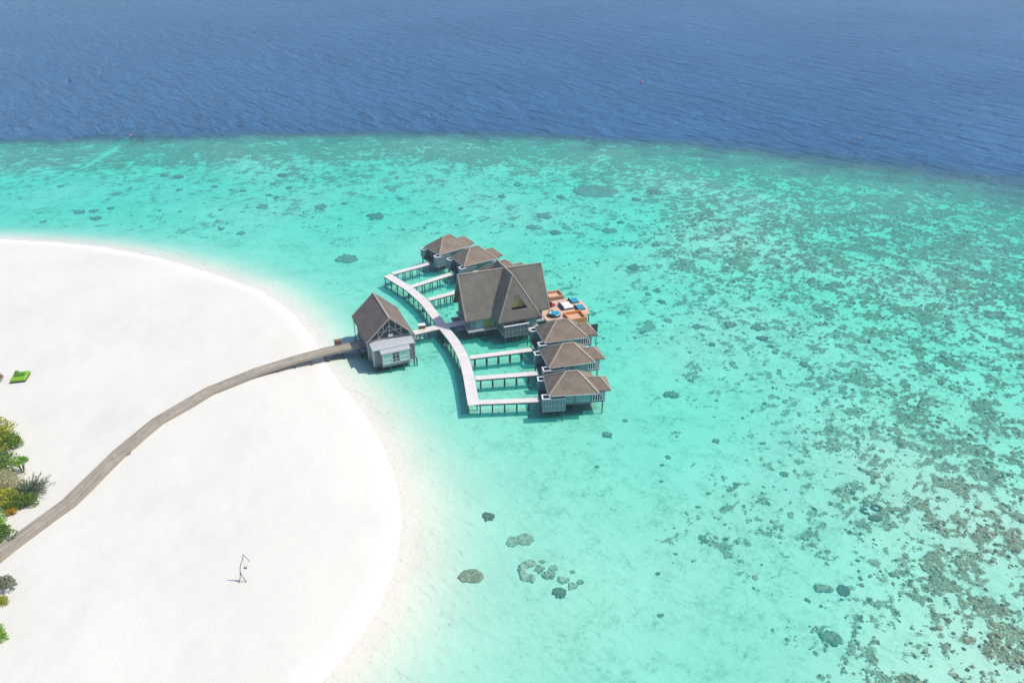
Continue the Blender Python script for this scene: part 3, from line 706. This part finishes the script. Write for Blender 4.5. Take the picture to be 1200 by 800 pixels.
# two blue loungers on the seaward edge
for n0, lab in ((-.15,'blue mat lounger at the back of the deck, farther from the orange tub'),(-3.6,'blue mat lounger between the white daybed and the orange tub')):
    t = hallthing('sun_lounger', 25.75, n0, 2.0); tag(t, lab, 'sun lounger', 'blue loungers on the sun deck')
    m = MB(); m.box2((0,.0,.10),(1.95,2.2,.2)); m.build('frame', 'wicker_dark', t)
    for x in (.15,1.8):
        for y in (.12,2.08): 
            m = MB(); m.box2((x-.06,y-.06,.003),(x+.06,y+.06,.099)); m.build('leg', 'wicker_dark', t)
    m = MB(); cushion(m, .22,1.92,.05,2.15,.203,.38); m.build('mattress', 'cushion_blue', t)
    m = MB(); m.add([(.02,.05,.203),(.2,.05,.203),(.2,2.15,.203),(.02,2.15,.203),(.02,.05,.62),(.1,.05,.62),(.1,2.15,.62),(.02,2.15,.62)],[(3,2,1,0),(4,5,6,7),(0,1,5,4),(1,2,6,5),(2,3,7,6),(3,0,4,7)]); m.build('backrest', 'wicker_dark', t)
# round blue daybed
t = hallthing('round_daybed', 20.2, -3.95, 2.0); tag(t, 'round blue daybed with white rim by the front edge of the peach deck', 'daybed')
def disc(mb, rx, ry, z0, z1, n=24, a0=0, a1=2*math.pi, inner=0):
    pts = [(rx*math.cos(a0+(a1-a0)*k/n), ry*math.sin(a0+(a1-a0)*k/n)) for k in range(n)]
    vs = [(x,y,z0) for x,y in pts]+[(x,y,z1) for x,y in pts]
    mb.add(vs, [tuple(range(n))[::-1], tuple(range(n,2*n))]+[(k,(k+1)%n,(k+1)%n+n,k+n) for k in range(n)])
m = MB(); disc(m,1.3,1.25,.003,.42); m.build('base', 'wicker_dark', t)
m = MB(); disc(m,1.2,1.15,.423,.55); m.build('mattress', 'cushion_white', t)
m = MB(); disc(m,.95,.95,.553,.66); m.v = [(x+.18,y-.05,z) for x,y,z in m.v]; m.build('cushion', 'cushion_blue', t)
m = MB()
for k in range(12):
    th = R(95)+R(170)*k/12; m.box((1.26*math.cos(th),1.21*math.sin(th),.60),(.14,.42,.36),th)
m.build('backrest', 'wicker_dark', t)
# red chair
t = hallthing('armchair', 21.3, .2, 2.0, R(20)); tag(t, 'red cushioned armchair with dark legs close to the hall roof edge', 'armchair')
m = MB(); cushion(m,-.5,.5,-.5,.5,.35,.6); m.build('seat', 'red_fabric', t)
m = MB(); m.box2((-.62,-.5,.36),(-.505,.5,1.25)); m.box2((-.5,.505,.36),(.45,.62,.85)); m.build('backrest', 'red_fabric', t)
for x in (-.42,.42):
    for y in (-.42,.42):
        m = MB(); m.box2((x-.06,y-.06,.003),(x+.06,y+.06,.349)); m.build('leg', 'wicker_dark', t)

# ------------------------------------------------------------------ gabled hut on the jetty
hz, hr_ = 5.2, 9.75
ho = P(429.4,402.5,hz); hx = P(485.6,391,hz); ha = math.atan2(hx.y-ho.y, hx.x-ho.x)
hut = empty('arrival_hut', (ho.x, ho.y, 0), ha); tag(hut, 'gabled hut on stilts where the brown jetty reaches the water, with mint window panes', 'hut')
W, Dp, rx = 9.7, 12.1, 4.9
rf = MB(); rf.solid([((0,0,hz),(rx,-.1,hr_),(rx,12.0,hr_),(0,Dp,hz)), ((rx,-.1,hr_),(W,0,hz),(W,Dp,hz),(rx,12.0,hr_))], .25); roof = rf.build('roof', 'roof_hut', hut)
# fix winding by recalculation below
cap = MB(); cap.beam((rx,-.2,hr_+.03),(rx,12.1,hr_+.03),.24,.12)
for x in (0, W):
    cap.beam((x,-.03,hz+.02),(rx,-.13,hr_+.02),.14,.16); cap.beam((x,Dp+.03,hz+.02),(rx,12.03,hr_+.02),.14,.16)
cap.build('ridge_cap', 'ridge_cap', roof)
gw = MB(); gw.add([(.8,.75,hz),(9.0,.75,hz),(rx,.75,hr_-.55),(.8,.85,hz),(9.0,.85,hz),(rx,.85,hr_-.55)],[(0,1,2),(5,4,3),(0,3,4,1),(1,4,5,2),(2,5,3,0)]); g_ = gw.build('gable_wall', 'wood_dark', hut)
tr = MB()
for p, q in (((.5,hz+.05),(9.3,hz+.05)),((1.9,hz+1.5),(7.9,hz+1.5)),((2.6,hz+.05),(2.6,hz+2.0)),((4.9,hz+.05),(4.9,hz+4.0)),((7.2,hz+.05),(7.2,hz+2.0)),((2.6,hz+.1),(4.9,hz+2.6)),((7.2,hz+.1),(4.9,hz+2.6)),((.5,hz),(rx,hr_-.3)),((9.3,hz),(rx,hr_-.3)),((3.7,hz+1.5),(3.7,hz+3.0)),((6.1,hz+1.5),(6.1,hz+3.0))):
    tr.beam((p[0],.62+random.random()*.02,p[1]),(q[0],.62+random.random()*.02,q[1]),.13,.13)
tr.build('truss', 'wood_pale', g_)
m = MB(); m.box2((4.5,.35,hz+.25),(5.5,.55,hz+.8)); m.build('vent_box', 'white_paint', g_)
bdy = MB(); bdy.box2((.7,-2.2,1.3),(8.9,11.4,4.55)); bdy.box2((.7,.7,4.553),(8.9,11.4,5.1)); bdy.build('wall', 'wood_grey', hut)
le = MB(); le.solid([((.55,-2.35,4.60),(9.05,-2.35,4.60),(9.05,.6,5.0),(.55,.6,5.0))], .10); le.build('lean_roof', 'wood_pale', hut)
cl_ = MB()
for k in range(6): cl_.box2((.68,-2.225,1.5+k*.5),(8.92,-2.203,1.54+k*.5)); cl_.box2((.675,-2.2,1.5+k*.5),(.697,11.4,1.54+k*.5))
cl_.build('cladding', 'wood_pale', hut)
for x in (.68,8.92):
    m = MB(); m.box2((x-.1,-2.32,1.2),(x+.1,-2.12,4.5)); m.build('corner_post', 'wood_pale', hut)
lw = MB(); lw.box2((.62,-1.2,1.9),(.69,-.2,4.0)); lw.box2((.62,.6,1.9),(.69,1.6,4.0)); lw.build('side_window', 'mint_pane', hut)
# bay window
by = MB(); by.box2((2.1,-3.05,1.15),(7.6,-2.23,4.05)); bay = by.build('bay', 'wood_pale', hut)
br_ = MB(); br_.solid([((1.9,-3.3,4.06),(7.8,-3.3,4.06),(7.8,-2.24,4.5),(1.9,-2.24,4.5))], .09); br_.build('bay_roof', 'wood_pale', bay)
for x0, x1, mm in ((2.3,4.0,'mint_pane'),(4.12,5.55,'dark_glass'),(5.67,7.4,'mint_pane')):
    p_ = MB(); p_.box2((x0,-3.1,1.75),(x1,-3.052,3.75)); w = p_.build('window', mm, bay)
    f_ = MB(); f_.box2((x0-.08,-3.17,1.66),(x0+.02,-3.105,3.84)); f_.box2((x1-.02,-3.17,1.66),(x1+.08,-3.105,3.84)); f_.box2((x0+.022,-3.168,3.73),(x1-.022,-3.107,3.84)); f_.box2((x0+.022,-3.168,1.66),(x1-.022,-3.107,1.77))
    if mm == 'dark_glass':
        f_.box2(((x0+x1)/2-.03,-3.15,1.772),((x0+x1)/2+.03,-3.107,3.728)); 
        for z in (2.3,3.2): f_.box2((x0+.022,-3.155,z-.03),(x1-.022,-3.152+.02,z+.03))
    else: f_.box2((x0+.022,-3.16,2.55),(x1-.022,-3.11,2.61))
    f_.build('frame', 'white_paint', w)
flr = MB(); flr.box2((.5,-2.3,1.0),(9.1,11.6,1.28)); flr.box2((2.0,-3.1,.92),(7.7,-2.303,1.13)); flr.build('platform', 'wood_grey', hut)
for q in ((1.0,-2.0),(3.6,-2.9),(6.3,-2.9),(8.7,-2.0),(1.0,2.5),(1.0,7),(1,11.2),(8.7,2.5),(8.7,7),(8.7,11.2),(4.9,11.2),(9.2,-2.2),(.2,11.8)):
    m = MB(); m.tube([(q[0],q[1],-1.8),(q[0],q[1],.995 if q[1] > -2.5 else .915)], .15, 8); m.build('post', 'post_wood', hut)
for q in ((.25,11.9),(9.45,11.9),(.25,.3),(9.45,.3)):
    m = MB(); m.beam((q[0],q[1],1.29),(q[0],q[1],hz-.05),.16); m.build('corner_post', 'wood_pale', hut)
for q in (((-.5,3.2,1.5),(.49,6.3,1.9)),((9.11,3.4,1.5),(11.2,6.0,1.85))):
    m = MB(); m.box2(*q); m.build('landing', 'wood_grey', hut)

def bench_box(px, py, lab, w, d, h, topm, rz):
    q = P(px, py, DZ); o = empty('storage_box', (q.x, q.y, DZ-.38), rz); tag(o, lab, 'box')
    m = MB(); m.box2((-w/2,-d/2,0),(w/2,d/2,h)); m.build('body', 'box_brown', o)
    m = MB(); m.box2((-w/2-.06,-d/2-.06,h+.002),(w/2+.06,d/2+.06,h+.12)); m.build('lid', topm, o)
    s = MB(); s.tube([(-w/3,0,-2.6),(-w/3,0,-.003)], .07); s.tube([(w/3,0,-2.6),(w/3,0,-.003)], .07); s.build('support', 'post_wood', o)
bench_box(494.5, 384.3, 'brown box with a white lid beside the walkway between hut and spine', 1.35, .9, 1.15, 'white_paint', R(14))
bench_box(396, 403.2, 'plain brown box at the edge of the long jetty near the hut', 1.3, .8, 1.2, 'box_brown', R(20))

# ------------------------------------------------------------------ things on the sand
def gpt(px, py):
    q = P(px, py, 0)
    for _ in range(6): q = P(px, py, ground(q.x, q.y))
    return q
q = gpt(24.5, 443.5)
t = empty('daybed', (q.x, q.y, q.z), R(12)); tag(t, 'bright green daybed with darker green pillows standing alone on the sand', 'daybed')
m = MB(); m.box2((-1.25,-1.5,.003),(1.25,1.5,.35)); m.build('base', 'wicker_dark', t)
m = MB(); cushion(m,-1.3,1.3,-1.55,1.55,.353,.75,.15); m.build('mattress', 'green_mattress', t)
m = MB(); cushion(m,-1.0,.9,-.35,.55,.753,1.05,.12); cushion(m,-1.15,-.5,.6,1.4,.753,1.1,.12); m.build('pillow', 'green_pillow', t)
# bent driftwood frame
pt = lambda px, py, z: None
q = gpt(283.8, 681.5)
t = empty('driftwood_frame', (q.x, q.y, q.z)); tag(t, 'thin grey driftwood frame with two splayed legs and a bent top on empty sand', 'driftwood frame')
s = .152
for x in (-.42,.62):
    m = MB(); m.tube([(x,-.05+.1*x,-.15),(x*.35+.0,.1,.75),(-.06,.25,1.55)],[.065,.058,.052],7); m.build('leg', 'drift', t, True)
m = MB(); m.tube([(-.06,.25,1.5),(.0,.3,2.2),(.22,.4,2.9),(.5,.45,3.5),(.62,.5,4.0),(.72,.5,4.5)],[.055,.052,.05,.046,.042,.04],7); m.build('pole', 'drift', t, True)
m = MB(); m.tube([(.72,.5,4.5),(.95,.5,4.15),(1.2,.5,3.65),(1.38,.5,3.3)],[.05,.055,.045,.04],7); m.build('bent_tip', 'drift', t, True)
m = MB(); m.tube([(.72,.5,4.45),(.6,.3,2.35)],.012,5); m.tube([(1.3,.5,3.4),(.85,.3,2.35)],.012,5); m.build('rope', 'drift', t)
m = MB(); m.box((.72,.3,2.28),(.42,.25,.09)); m.build('seat', 'box_brown', t)
# small step beside the jetty
q = gpt(147.5, 533.5); t = empty('step', (q.x, q.y, q.z), R(48)); tag(t, 'small weathered wooden step lying on sand beside the brown jetty', 'step')
m = MB(); m.box2((-.8,-.3,.18),(.8,.3,.26)); m.build('tread', 'drift', t)
for x in (-.6,.6):
    m = MB(); m.box2((x-.06,-.25,-.05),(x+.06,.25,.178)); m.build('leg', 'drift', t)

# ------------------------------------------------------------------ vegetation at the left edge
def bush(px, py, rx, ry, h, lm, lab, n=900, leaf=.28, seed=1, lobes=9, trunk=False, cat='bush', name='bush', lift=0.0, narrow=.55):
    r = random.Random(seed); q = gpt(px, py); t = empty(name, (q.x, q.y, q.z)); tag(t, lab, cat)
    cs = []
    for k in range(lobes):
        a_, d = r.uniform(0, 6.28), math.sqrt(r.random())*.72
        cs.append((rx*d*math.cos(a_), ry*d*math.sin(a_), lift+h*r.uniform(.35,.8)*(1-.45*d*d), r.uniform(.28,.46)))
    m = MB()
    for i in range(n):
        c = cs[i % lobes]; v = Vector((r.gauss(0,1), r.gauss(0,1), r.gauss(0,1))).normalized()*(r.random()**.25)
        p = Vector((c[0]+v.x*c[3]*rx, c[1]+v.y*c[3]*ry, max(.05, c[2]+v.z*c[3]*h*.75)))
        d = (v+Vector((r.gauss(0,.5), r.gauss(0,.5), r.gauss(.4,.4)))).normalized()
        w = d.cross(Vector((r.gauss(0,1), r.gauss(0,1), r.gauss(0,1)))).normalized(); l_ = leaf*r.uniform(.6,1.3)
        m.add([p, p+d*l_*.5+w*l_*narrow*.5, p+d*l_, p+d*l_*.5-w*l_*narrow*.5], [(0,1,2,3)])
    m.build('foliage', lm, t)
    st = MB()
    for c in cs: st.tube([(c[0]*.12,c[1]*.12,-.1),(c[0]*.6,c[1]*.6,c[2]*.55),(c[0],c[1],c[2])],[.07,.05,.02],5)
    st.build('stem', 'bark', t); return t
bush(-16,524,5.4,5.0,3.6,'leaf_yellowgreen','yellow-green bush at the picture edge above the small round tree',2600,.42,1,14)
bush(10,520,3.1,2.6,2.5,'leaf_green','leafy green bush at the tip of the upper clump, on open sand',2200,.34,2,12)
bush(-6,507,2.4,2.0,2.4,'leaf_straw','pale straw-coloured twiggy bush behind the upper green clump',700,.36,3)
bush(-2,548,3.8,3.4,2.0,'leaf_green','low spreading green shrub below the upper leafy clump',1800,.36,4,12)
bush(2,573,4.2,3.2,2.1,'leaf_straw','dry straw and green shrub behind the feathery grey shrub',1600,.36,5,12)
bush(27,553,1.35,1.15,.85,'leaf_bright','small round bright green tree on a bare thin trunk',900,.26,6,8,name='small_tree',cat='tree',lift=1.75)
bush(28,593,2.9,1.8,1.9,'leaf_green','dark green shrub below the feathery grey shrub, close to the jetty',1700,.34,7,11)
bush(3,592,3.8,2.4,2.5,'leaf_yellowgreen','yellow-green shrub beside the orange-leaved one',2000,.36,8,12)
bush(15,602,.95,.6,1.0,'leaf_orange','small orange-leaved shrub in the clump above the jetty',420,.26,9,6)
bush(1,630,2.6,2.1,2.1,'leaf_green','deep green shrub touching the picture edge right above the jetty',1700,.34,10,11)
bush(-10,610,3.4,2.6,2.4,'leaf_bright','bright green shrub at the picture edge under the orange-leaved one',1500,.34,15,11)
bush(-5,690,2.6,1.6,2.1,'leaf_grey','grey-green shrub reaching out over sand below the jetty',1500,.32,11,10)
bush(-4,708,1.5,1.1,1.3,'leaf_yellowgreen','small olive shrub just under the grey-green one below the jetty',600,.26,12)
bush(-3,748,1.5,1.4,1.4,'leaf_bright','bright green shrub lowest at the picture edge',800,.28,13)
bush(-4,448,1.2,1.3,1.8,'leaf_brown','dry brown shrub at the picture edge beside the green daybed',600,.34,14)
# feathery grey shrub: fans of thin needles
q = gpt(36, 578); t = empty('feathery_shrub', (q.x, q.y, q.z)); tag(t, 'feathery grey-green shrub of thin needle branches spreading over sand by the jetty', 'shrub')
m = MB(); st = MB(); r = random.Random(5)
for k in range(170):
    a_ = r.uniform(0, 6.28); el = r.uniform(.15, 1.25); L_ = r.uniform(1.6, 3.6)*(1.1 if math.cos(a_) > .3 else .8)
    d = Vector((math.cos(a_)*math.cos(el), math.sin(a_)*math.cos(el), math.sin(el)))
    pts = [Vector((0,0,.05))+d*L_*f+Vector((0,0,-.25*L_*f*f*math.cos(el))) for f in (0,.3,.6,.85,1)]
    st.tube(pts, [.03,.025,.02,.012,.006], 4)
    for j in range(36):
        f = r.uniform(.25,1); i = min(3, int(f*4)); p = pts[i].lerp(pts[i+1], r.random())
        dd = (d+Vector((r.gauss(0,.55), r.gauss(0,.55), r.gauss(.25,.4)))).normalized(); w = dd.cross(Vector((r.gauss(0,1),r.gauss(0,1),1))).normalized()*.03
        l_ = r.uniform(.3,.6); m.add([p-w, p+w, p+dd*l_], [(0,1,2)])
m.build('foliage', 'leaf_grey', t); st.build('stem', 'bark', t)

# ------------------------------------------------------------------ corals
GS = 'small dark coral patches on the pale sand'
def coral_head(px, py, w, hh, mm, lab, group=None, seed=0, kind='dome', cat='coral', name='coral_mound'):
    q = P(px, py, -.7); zb = ground(q.x, q.y); q = P(px, py, zb); zb = ground(q.x, q.y)
    pm = FOC/((q.y)*cp+(CAMH-zb)*sp); rx = w/pm/2; ry = min(hh/pm*math.hypot(q.y, CAMH)/CAMH*.95/2, rx*1.6)
    H = min(max(.25, rx*.6), -zb-.12, .9); r = random.Random(seed)
    m = MB(); o0 = Vector((q.x, q.y, zb))
    H *= .62; big = w > 11 and group is None
    if kind == 'ring':
        k0 = 14
        for k in range(k0):
            th = 2*math.pi*k/k0; m.dome((rx*.74*math.cos(th), ry*.74*math.sin(th), 0), rx*.34, ry*.34, H*r.uniform(.7,1), 8, 3, .25, 0, r.random())
    elif kind == 'arc':
        for k in range(11):
            th = R(60)+R(230)*k/10; m.dome((rx*.68*math.cos(th), ry*.68*math.sin(th), 0), rx*.34, ry*.36, H*r.uniform(.7,1), 9, 3, .25, 0, r.random())
    elif kind == 'flat':
        m.dome((0,0,0), rx, ry, H*.75, 26, 6, .10, 0, seed, -.35)
        for k in range(26):
            th = r.uniform(0,6.28); d = math.sqrt(r.random())*.75
            m.dome((rx*d*math.cos(th), ry*d*math.sin(th), H*.45), rx*.16, ry*.16, H*.4, 6, 2, .3, 0, r.random())
    else:
        nb = 16 if big else 6
        m.dome((0,0,0), rx*.72, ry*.72, H*.8, 18 if big else 11, 4, .22, r.random(), seed)
        for k in range(nb):
            th = 2*math.pi*k/nb+r.uniform(-.3,.3); d = r.uniform(.35,.78)
            m.dome((rx*d*math.cos(th), ry*d*math.sin(th), 0), rx*r.uniform(.2,.36), ry*r.uniform(.2,.36), H*r.uniform(.55,1.05), 8, 3, .25, r.random()*3, r.random())
    o = m.build(name, mm, None, True); o.location = o0; tag(o, lab, cat, group); return o
coral_head(572.5,605,17,12,'coral_brown','small brown coral head alone above the pale round coral pair',seed=1)
coral_head(600.5,635,14,13,'coral_pale','smaller grey lobe of the pale touching coral pair',seed=2,kind='flat')
coral_head(615.5,632,20,15,'coral_pale','larger pale round micro-atoll of the touching coral pair',seed=3,kind='flat')
coral_head(552,675,30,17,'coral_tan','oval flat coral head standing alone nearest the beach',seed=4,kind='flat')
coral_head(620,669,26,26,'coral_pale','C-shaped coral ring open towards deeper water',seed=5,kind='arc')
coral_head(632,667,13,10,'coral_tan','coral lump inside the opening of the C-shaped ring',seed=6)
coral_head(643,674,19,11,'coral_tan','coral lump between the C-shaped ring and the darker cluster',seed=7)
coral_head(635.5,658,9,6,'coral_tan','tiny coral knob just above the C-shaped ring',seed=8)
coral_head(648.6,666,13,9,'coral_pale','pointed pale coral lump at the right of the C-shaped ring',seed=9)
coral_head(671,670,7,6,'coral_tan','tiny single coral knob right of the pale pointed lump',seed=10)
coral_head(660,680,16,9,'coral_pale','pale coral arch on top of the darker coral cluster',seed=11)
coral_head(655.6,694.5,18,18,'coral_brown','darkest coral lump at the bottom of the coral group off the beach',seed=12)
coral_head(671,687,14,10,'coral_pale','grey coral lump beside the darkest one at the bottom of the group',seed=13)
coral_head(680,682,11,7,'coral_tan','thin outlying coral lump at the right end of the group off the beach',seed=14)
coral_head(988.5,692,16,13,'coral_plum','smooth purple-brown boulder coral beside a tan coral patch',seed=15,kind='flat')
coral_head(965,690,28,11,'coral_tan','tan coral patch touching the purple-brown boulder coral',seed=16)
coral_head(1027,595.5,13,8,'coral_plum','purple ring-shaped micro-atoll in a sandy gap of the reef',seed=17,kind='ring')
coral_head(1014,599,12,8,'coral_plum','purple coral crescent left of the ring-shaped micro-atoll',seed=18,kind='arc')
coral_head(1014,592,10,4,'coral_olive','narrow dark coral strip behind the purple ring-shaped micro-atoll',seed=19)
coral_head(1026,607.5,18,7,'coral_brown','long brown coral below the purple ring-shaped micro-atoll',seed=20,kind='flat')
coral_head(973,747,26,22,'coral_olive','ragged olive coral patch alone on sand near the lower picture edge',seed=21)
coral_head(899,589,8,7,'coral_brown','small round brown coral knob on clear sand at the reef fringe',seed=22)
coral_head(919,556,11,10,'coral_olive','small dark bush of coral above the round brown knob',seed=23)
coral_head(824,632,11,15,'coral_olive','dark upright coral tuft on open mint-coloured sand',seed=24)
coral_head(698,224.5,48,16,'coral_mound','broad oval brown coral mound, largest in the far lagoon',seed=25,kind='flat')
coral_head(657,231.5,11,5,'coral_brown','small reddish coral beside the broad oval mound',seed=26)
coral_head(711,510,14,8,'coral_olive','small dark coral just off the corner of the nearest pavilion',seed=27)
coral_head(787,463,22,8,'coral_olive','loose brown coral patch on sand right of the pavilions',seed=28)
coral_head(407,304,26,13,'coral_olive','ragged dark coral patch between the beach and the far pavilions',seed=29)
small = [(112.5,256.5,14),(93,249,15),(110,248,12),(130,244.5,9),(136.5,227.6,11),(51,260,8),(259,269,9),(282,274,11),(307.5,242.6,14),(331,206,13),(72,218.6,9),
 (192,206,11),(209,208,13),(210,223,9),(252,219,9),(259,246,6),(285,224,9),(187,247,6),(339,221,9),(320,216,8),(315,229,8),(324,232,9),(376,243,18),(359,210,8),
 (441,254,24),(403,239,9),(469,233,9),(540,245,8),(638,253.5,22),(623,267,15),(650.5,273,16),(656.5,231,9),(714,271,18),(727,261,10),(745,234,12),(767,225,20),(589,231,10),(607,217,12),
 (768,287,14),(742,314,16),(770,341,10),(759,345,9),(775,354,11),(834,342,9),(817,383,14),(834,404,10),(855,381,17),(888,384,18),(893,397,15),(908,413,10),(943,428,14),(902,406,9),(810,446,9),
 (783,536,9),(776,545,7),(830,578,8),(792,649,7),(771,672,9),(774,721,10),(839,517,12),(862,567,8),(733,493,8),(700,547,7),(775,564,7),(818,594,8)]
for i, (x, y, w) in enumerate(small):
    coral_head(x, y, w, w*(.42 if y < 300 else .55), 'coral_olive' if i % 3 else 'coral_brown', 'small dark coral patch on the pale lagoon sand', GS, 100+i, cat='coral', name='coral_patch')

# reef: countless low coral lumps
def reef():
    n = 560000
    x = rng.uniform(-120, 150, n); y = 48+rng.random(n)**1.5*170
    keep = np.abs(x) < (y*cp+80*sp)*.70; x, y = x[keep], y[keep]
    z, c, dp, sd = fields(x, y); f = coral_field(x, y, c)
    ok = (c > .03)*(dp < .3)*(z < -.5)*(rng.random(len(x)) < sstep(-.25, .5, f)*np.interp(y,[50,110,215],[.75,.45,.2])); x, y, z, f = x[ok], y[ok], z[ok], f[ok]
    k = min(len(x), 80000); x, y, z, f = x[:k], y[:k], z[:k], f[:k]
    nseg = 5
    r = np.exp(rng.normal(math.log(.125), .5, k))*(1+y/260); r = np.clip(r, .05, .42)
    h = np.minimum(r*rng.uniform(.35,.8,k), -z-.2)
    base = np.arange(k)*(nseg*2+1)
    ang = np.linspace(0, 2*np.pi, nseg, endpoint=False)
    el = rng.uniform(.6, 1.5, k); rot = rng.uniform(0, 3.14, k)
    V = np.zeros((k, nseg*2+1, 3))
    for i, (rr, hh) in enumerate(((1.0,-.2),(.72,.7))):
        j = rr*(1+rng.uniform(-.38,.38,(k,nseg)))
        lx, ly = np.cos(ang)*j*r[:,None], np.sin(ang)*j*(r*el)[:,None]
        V[:,i*nseg:(i+1)*nseg,0] = x[:,None]+lx*np.cos(rot)[:,None]-ly*np.sin(rot)[:,None]
        V[:,i*nseg:(i+1)*nseg,1] = y[:,None]+lx*np.sin(rot)[:,None]+ly*np.cos(rot)[:,None]
        V[:,i*nseg:(i+1)*nseg,2] = z[:,None]+(h*hh)[:,None]*(1+rng.uniform(-.3,.3,(k,nseg)))
    V[:,-1,0], V[:,-1,1], V[:,-1,2] = x, y, z+h
    fs = [(q, (q+1) % nseg, nseg+(q+1) % nseg, nseg+q) for q in range(nseg)]
    tri = [(nseg+q, nseg+(q+1) % nseg, 2*nseg) for q in range(nseg)]
    q4 = (np.array(fs)[None]+base[:,None,None]).reshape(-1, 4); q3 = (np.array(tri)[None]+base[:,None,None]).reshape(-1, 3)
    me = bpy.data.meshes.new('coral_reef'); me.vertices.add(V.shape[0]*V.shape[1]); me.vertices.foreach_set('co', V.reshape(-1).astype(np.float32))
    me.loops.add(q4.size+q3.size); me.loops.foreach_set('vertex_index', np.concatenate([q4.ravel(), q3.ravel()]).astype(np.int32))
    me.polygons.add(len(q4)+len(q3)); me.polygons.foreach_set('loop_start', np.concatenate([np.arange(len(q4))*4, q4.size+np.arange(len(q3))*3]).astype(np.int32))
    me.update(calc_edges=True)
    m, nt = mat('reef_coral'); t = NT(nt); co = t.coord(); g = t.n('ShaderNodeNewGeometry')
    rp = g.outputs['Random Per Island']; f = t.noise(co, 4.5, 5, .75)
    cc = t.ramp(rp, [(0,(.15,.11,.075)),(.3,(.36,.25,.16)),(.6,(.58,.42,.28)),(.85,(.74,.58,.42)),(1,(.48,.26,.19))])
    cc = t.mix(t.maprange(f, .42, .66, 0, .7), cc, (.10,.078,.055))
    t.out(cc, .95, t.bump(f, .6, .15), .0); me.materials.append(m)
    o = bpy.data.objects.new('coral_reef', me); C.objects.link(o)
    o['kind'] = 'stuff'; o['label'] = 'brown coral reef spread over the shallow turquoise flats'; o['category'] = 'coral reef'
    print('reef lumps', k)
reef()

# ------------------------------------------------------------------ buoys
for px, py, mm, lab in ((152.5,158.5,'buoy_red','red and white buoy at the mouth of the pale channel through the reef'),(752,96,'buoy_red','red buoy far out on deep blue water, highest of the red ones'),
                        (1006.5,162,'buoy_red','red buoy on dark water just beyond the outer reef edge'),(82,94,'buoy_dark','dark rusty buoy on deep water towards the upper picture corner')):
    q = P(px, py, .25); t = empty('buoy', (q.x, q.y, 0)); tag(t, lab, 'buoy', 'mooring buoys')
    rr = .48 if py > 130 else .66
    m = MB(); n = 14; prof = [(-.75,.5),(-.35,.9),(0,1),(.35,.93),(.65,.72),(.9,.35),(1,.12)]
    for z0, k in prof[:0]: pass
    m.tube([(0,0,(z0+.35)*rr) for z0, k in prof], [k*rr for z0, k in prof], n); m.build('float', mm, t, True)
    m = MB(); m.tube([(0,0,.55*rr),(0,0,.80*rr)], [rr*.97,rr*.90], n); m.build('band', 'cushion_white' if mm == 'buoy_red' else 'buoy_dark', t)
    m = MB(); m.tube([(0,0,1.34*rr),(0,0,1.7*rr)], [.1*rr,.1*rr], 6); m.build('lifting_eye', 'wicker_dark', t)

# make every closed mesh face outwards
import bmesh
for me in bpy.data.meshes:
    if me.name.split('.')[0] in ('roof','side_roof','cross_gable','lean_roof','bay_roof','deck','side_beam','edge_board','post','float','ridge_cap'):
        bm = bmesh.new(); bm.from_mesh(me); bmesh.ops.recalc_face_normals(bm, faces=bm.faces); bm.to_mesh(me); bm.free()

# ------------------------------------------------------------------ thin sea haze
m, nt = mat('haze'); pv = nt.nodes.new('ShaderNodeVolumePrincipled'); mo = nt.nodes.new('ShaderNodeOutputMaterial')
pv.inputs['Color'].default_value = (.84,.94,1,1); pv.inputs['Density'].default_value = HAZE; pv.inputs['Anisotropy'].default_value = .25
nt.links.new(pv.outputs[0], mo.inputs['Volume']); M['haze'] = m
hb = MB(); hb.box2((-9000,-6000,-61.5),(9000,20000,95)); hz_o = hb.build('haze', 'haze'); hz_o['kind'] = 'stuff'

# ------------------------------------------------------------------ light
SUNV = Vector((1.75, .14, 2.72)).normalized()
el = math.asin(SUNV.z); az = math.atan2(SUNV.x, SUNV.y)
w = bpy.data.worlds.new('World'); bpy.context.scene.world = w; w.use_nodes = True
nt = w.node_tree; sk = nt.nodes.new('ShaderNodeTexSky'); sk.sky_type = 'NISHITA'; sk.sun_disc = False
sk.sun_elevation = el; sk.sun_rotation = az; sk.air_density = 1.0; sk.dust_density = 1.0; sk.ozone_density = 3.0
nt.links.new(sk.outputs[0], nt.nodes['Background'].inputs[0]); nt.nodes['Background'].inputs[1].default_value = .15
sl = bpy.data.lights.new('sun', 'SUN'); sl.energy = 3.2; sl.angle = R(.53); sl.color = (1, .94, .85)
so = bpy.data.objects.new('sun', sl); C.objects.link(so); so.rotation_euler = SUNV.to_track_quat('Z', 'Y').to_euler(); so.location = (60, 20, 120)

sc = bpy.context.scene
sc.view_settings.view_transform = 'Standard'; sc.view_settings.look = 'None'; sc.view_settings.gamma = 1; sc.view_settings.exposure = .40
sc.view_settings.use_curve_mapping = False
sc.render.engine = 'CYCLES'
sc.cycles.max_bounces = 8; sc.cycles.transparent_max_bounces = 16; sc.cycles.diffuse_bounces = 3; sc.cycles.glossy_bounces = 3; sc.cycles.volume_bounces = 0
sc.cycles.use_denoising = True; sc.cycles.caustics_reflective = False; sc.cycles.caustics_refractive = False
sc.cycles.sample_clamp_indirect = 6
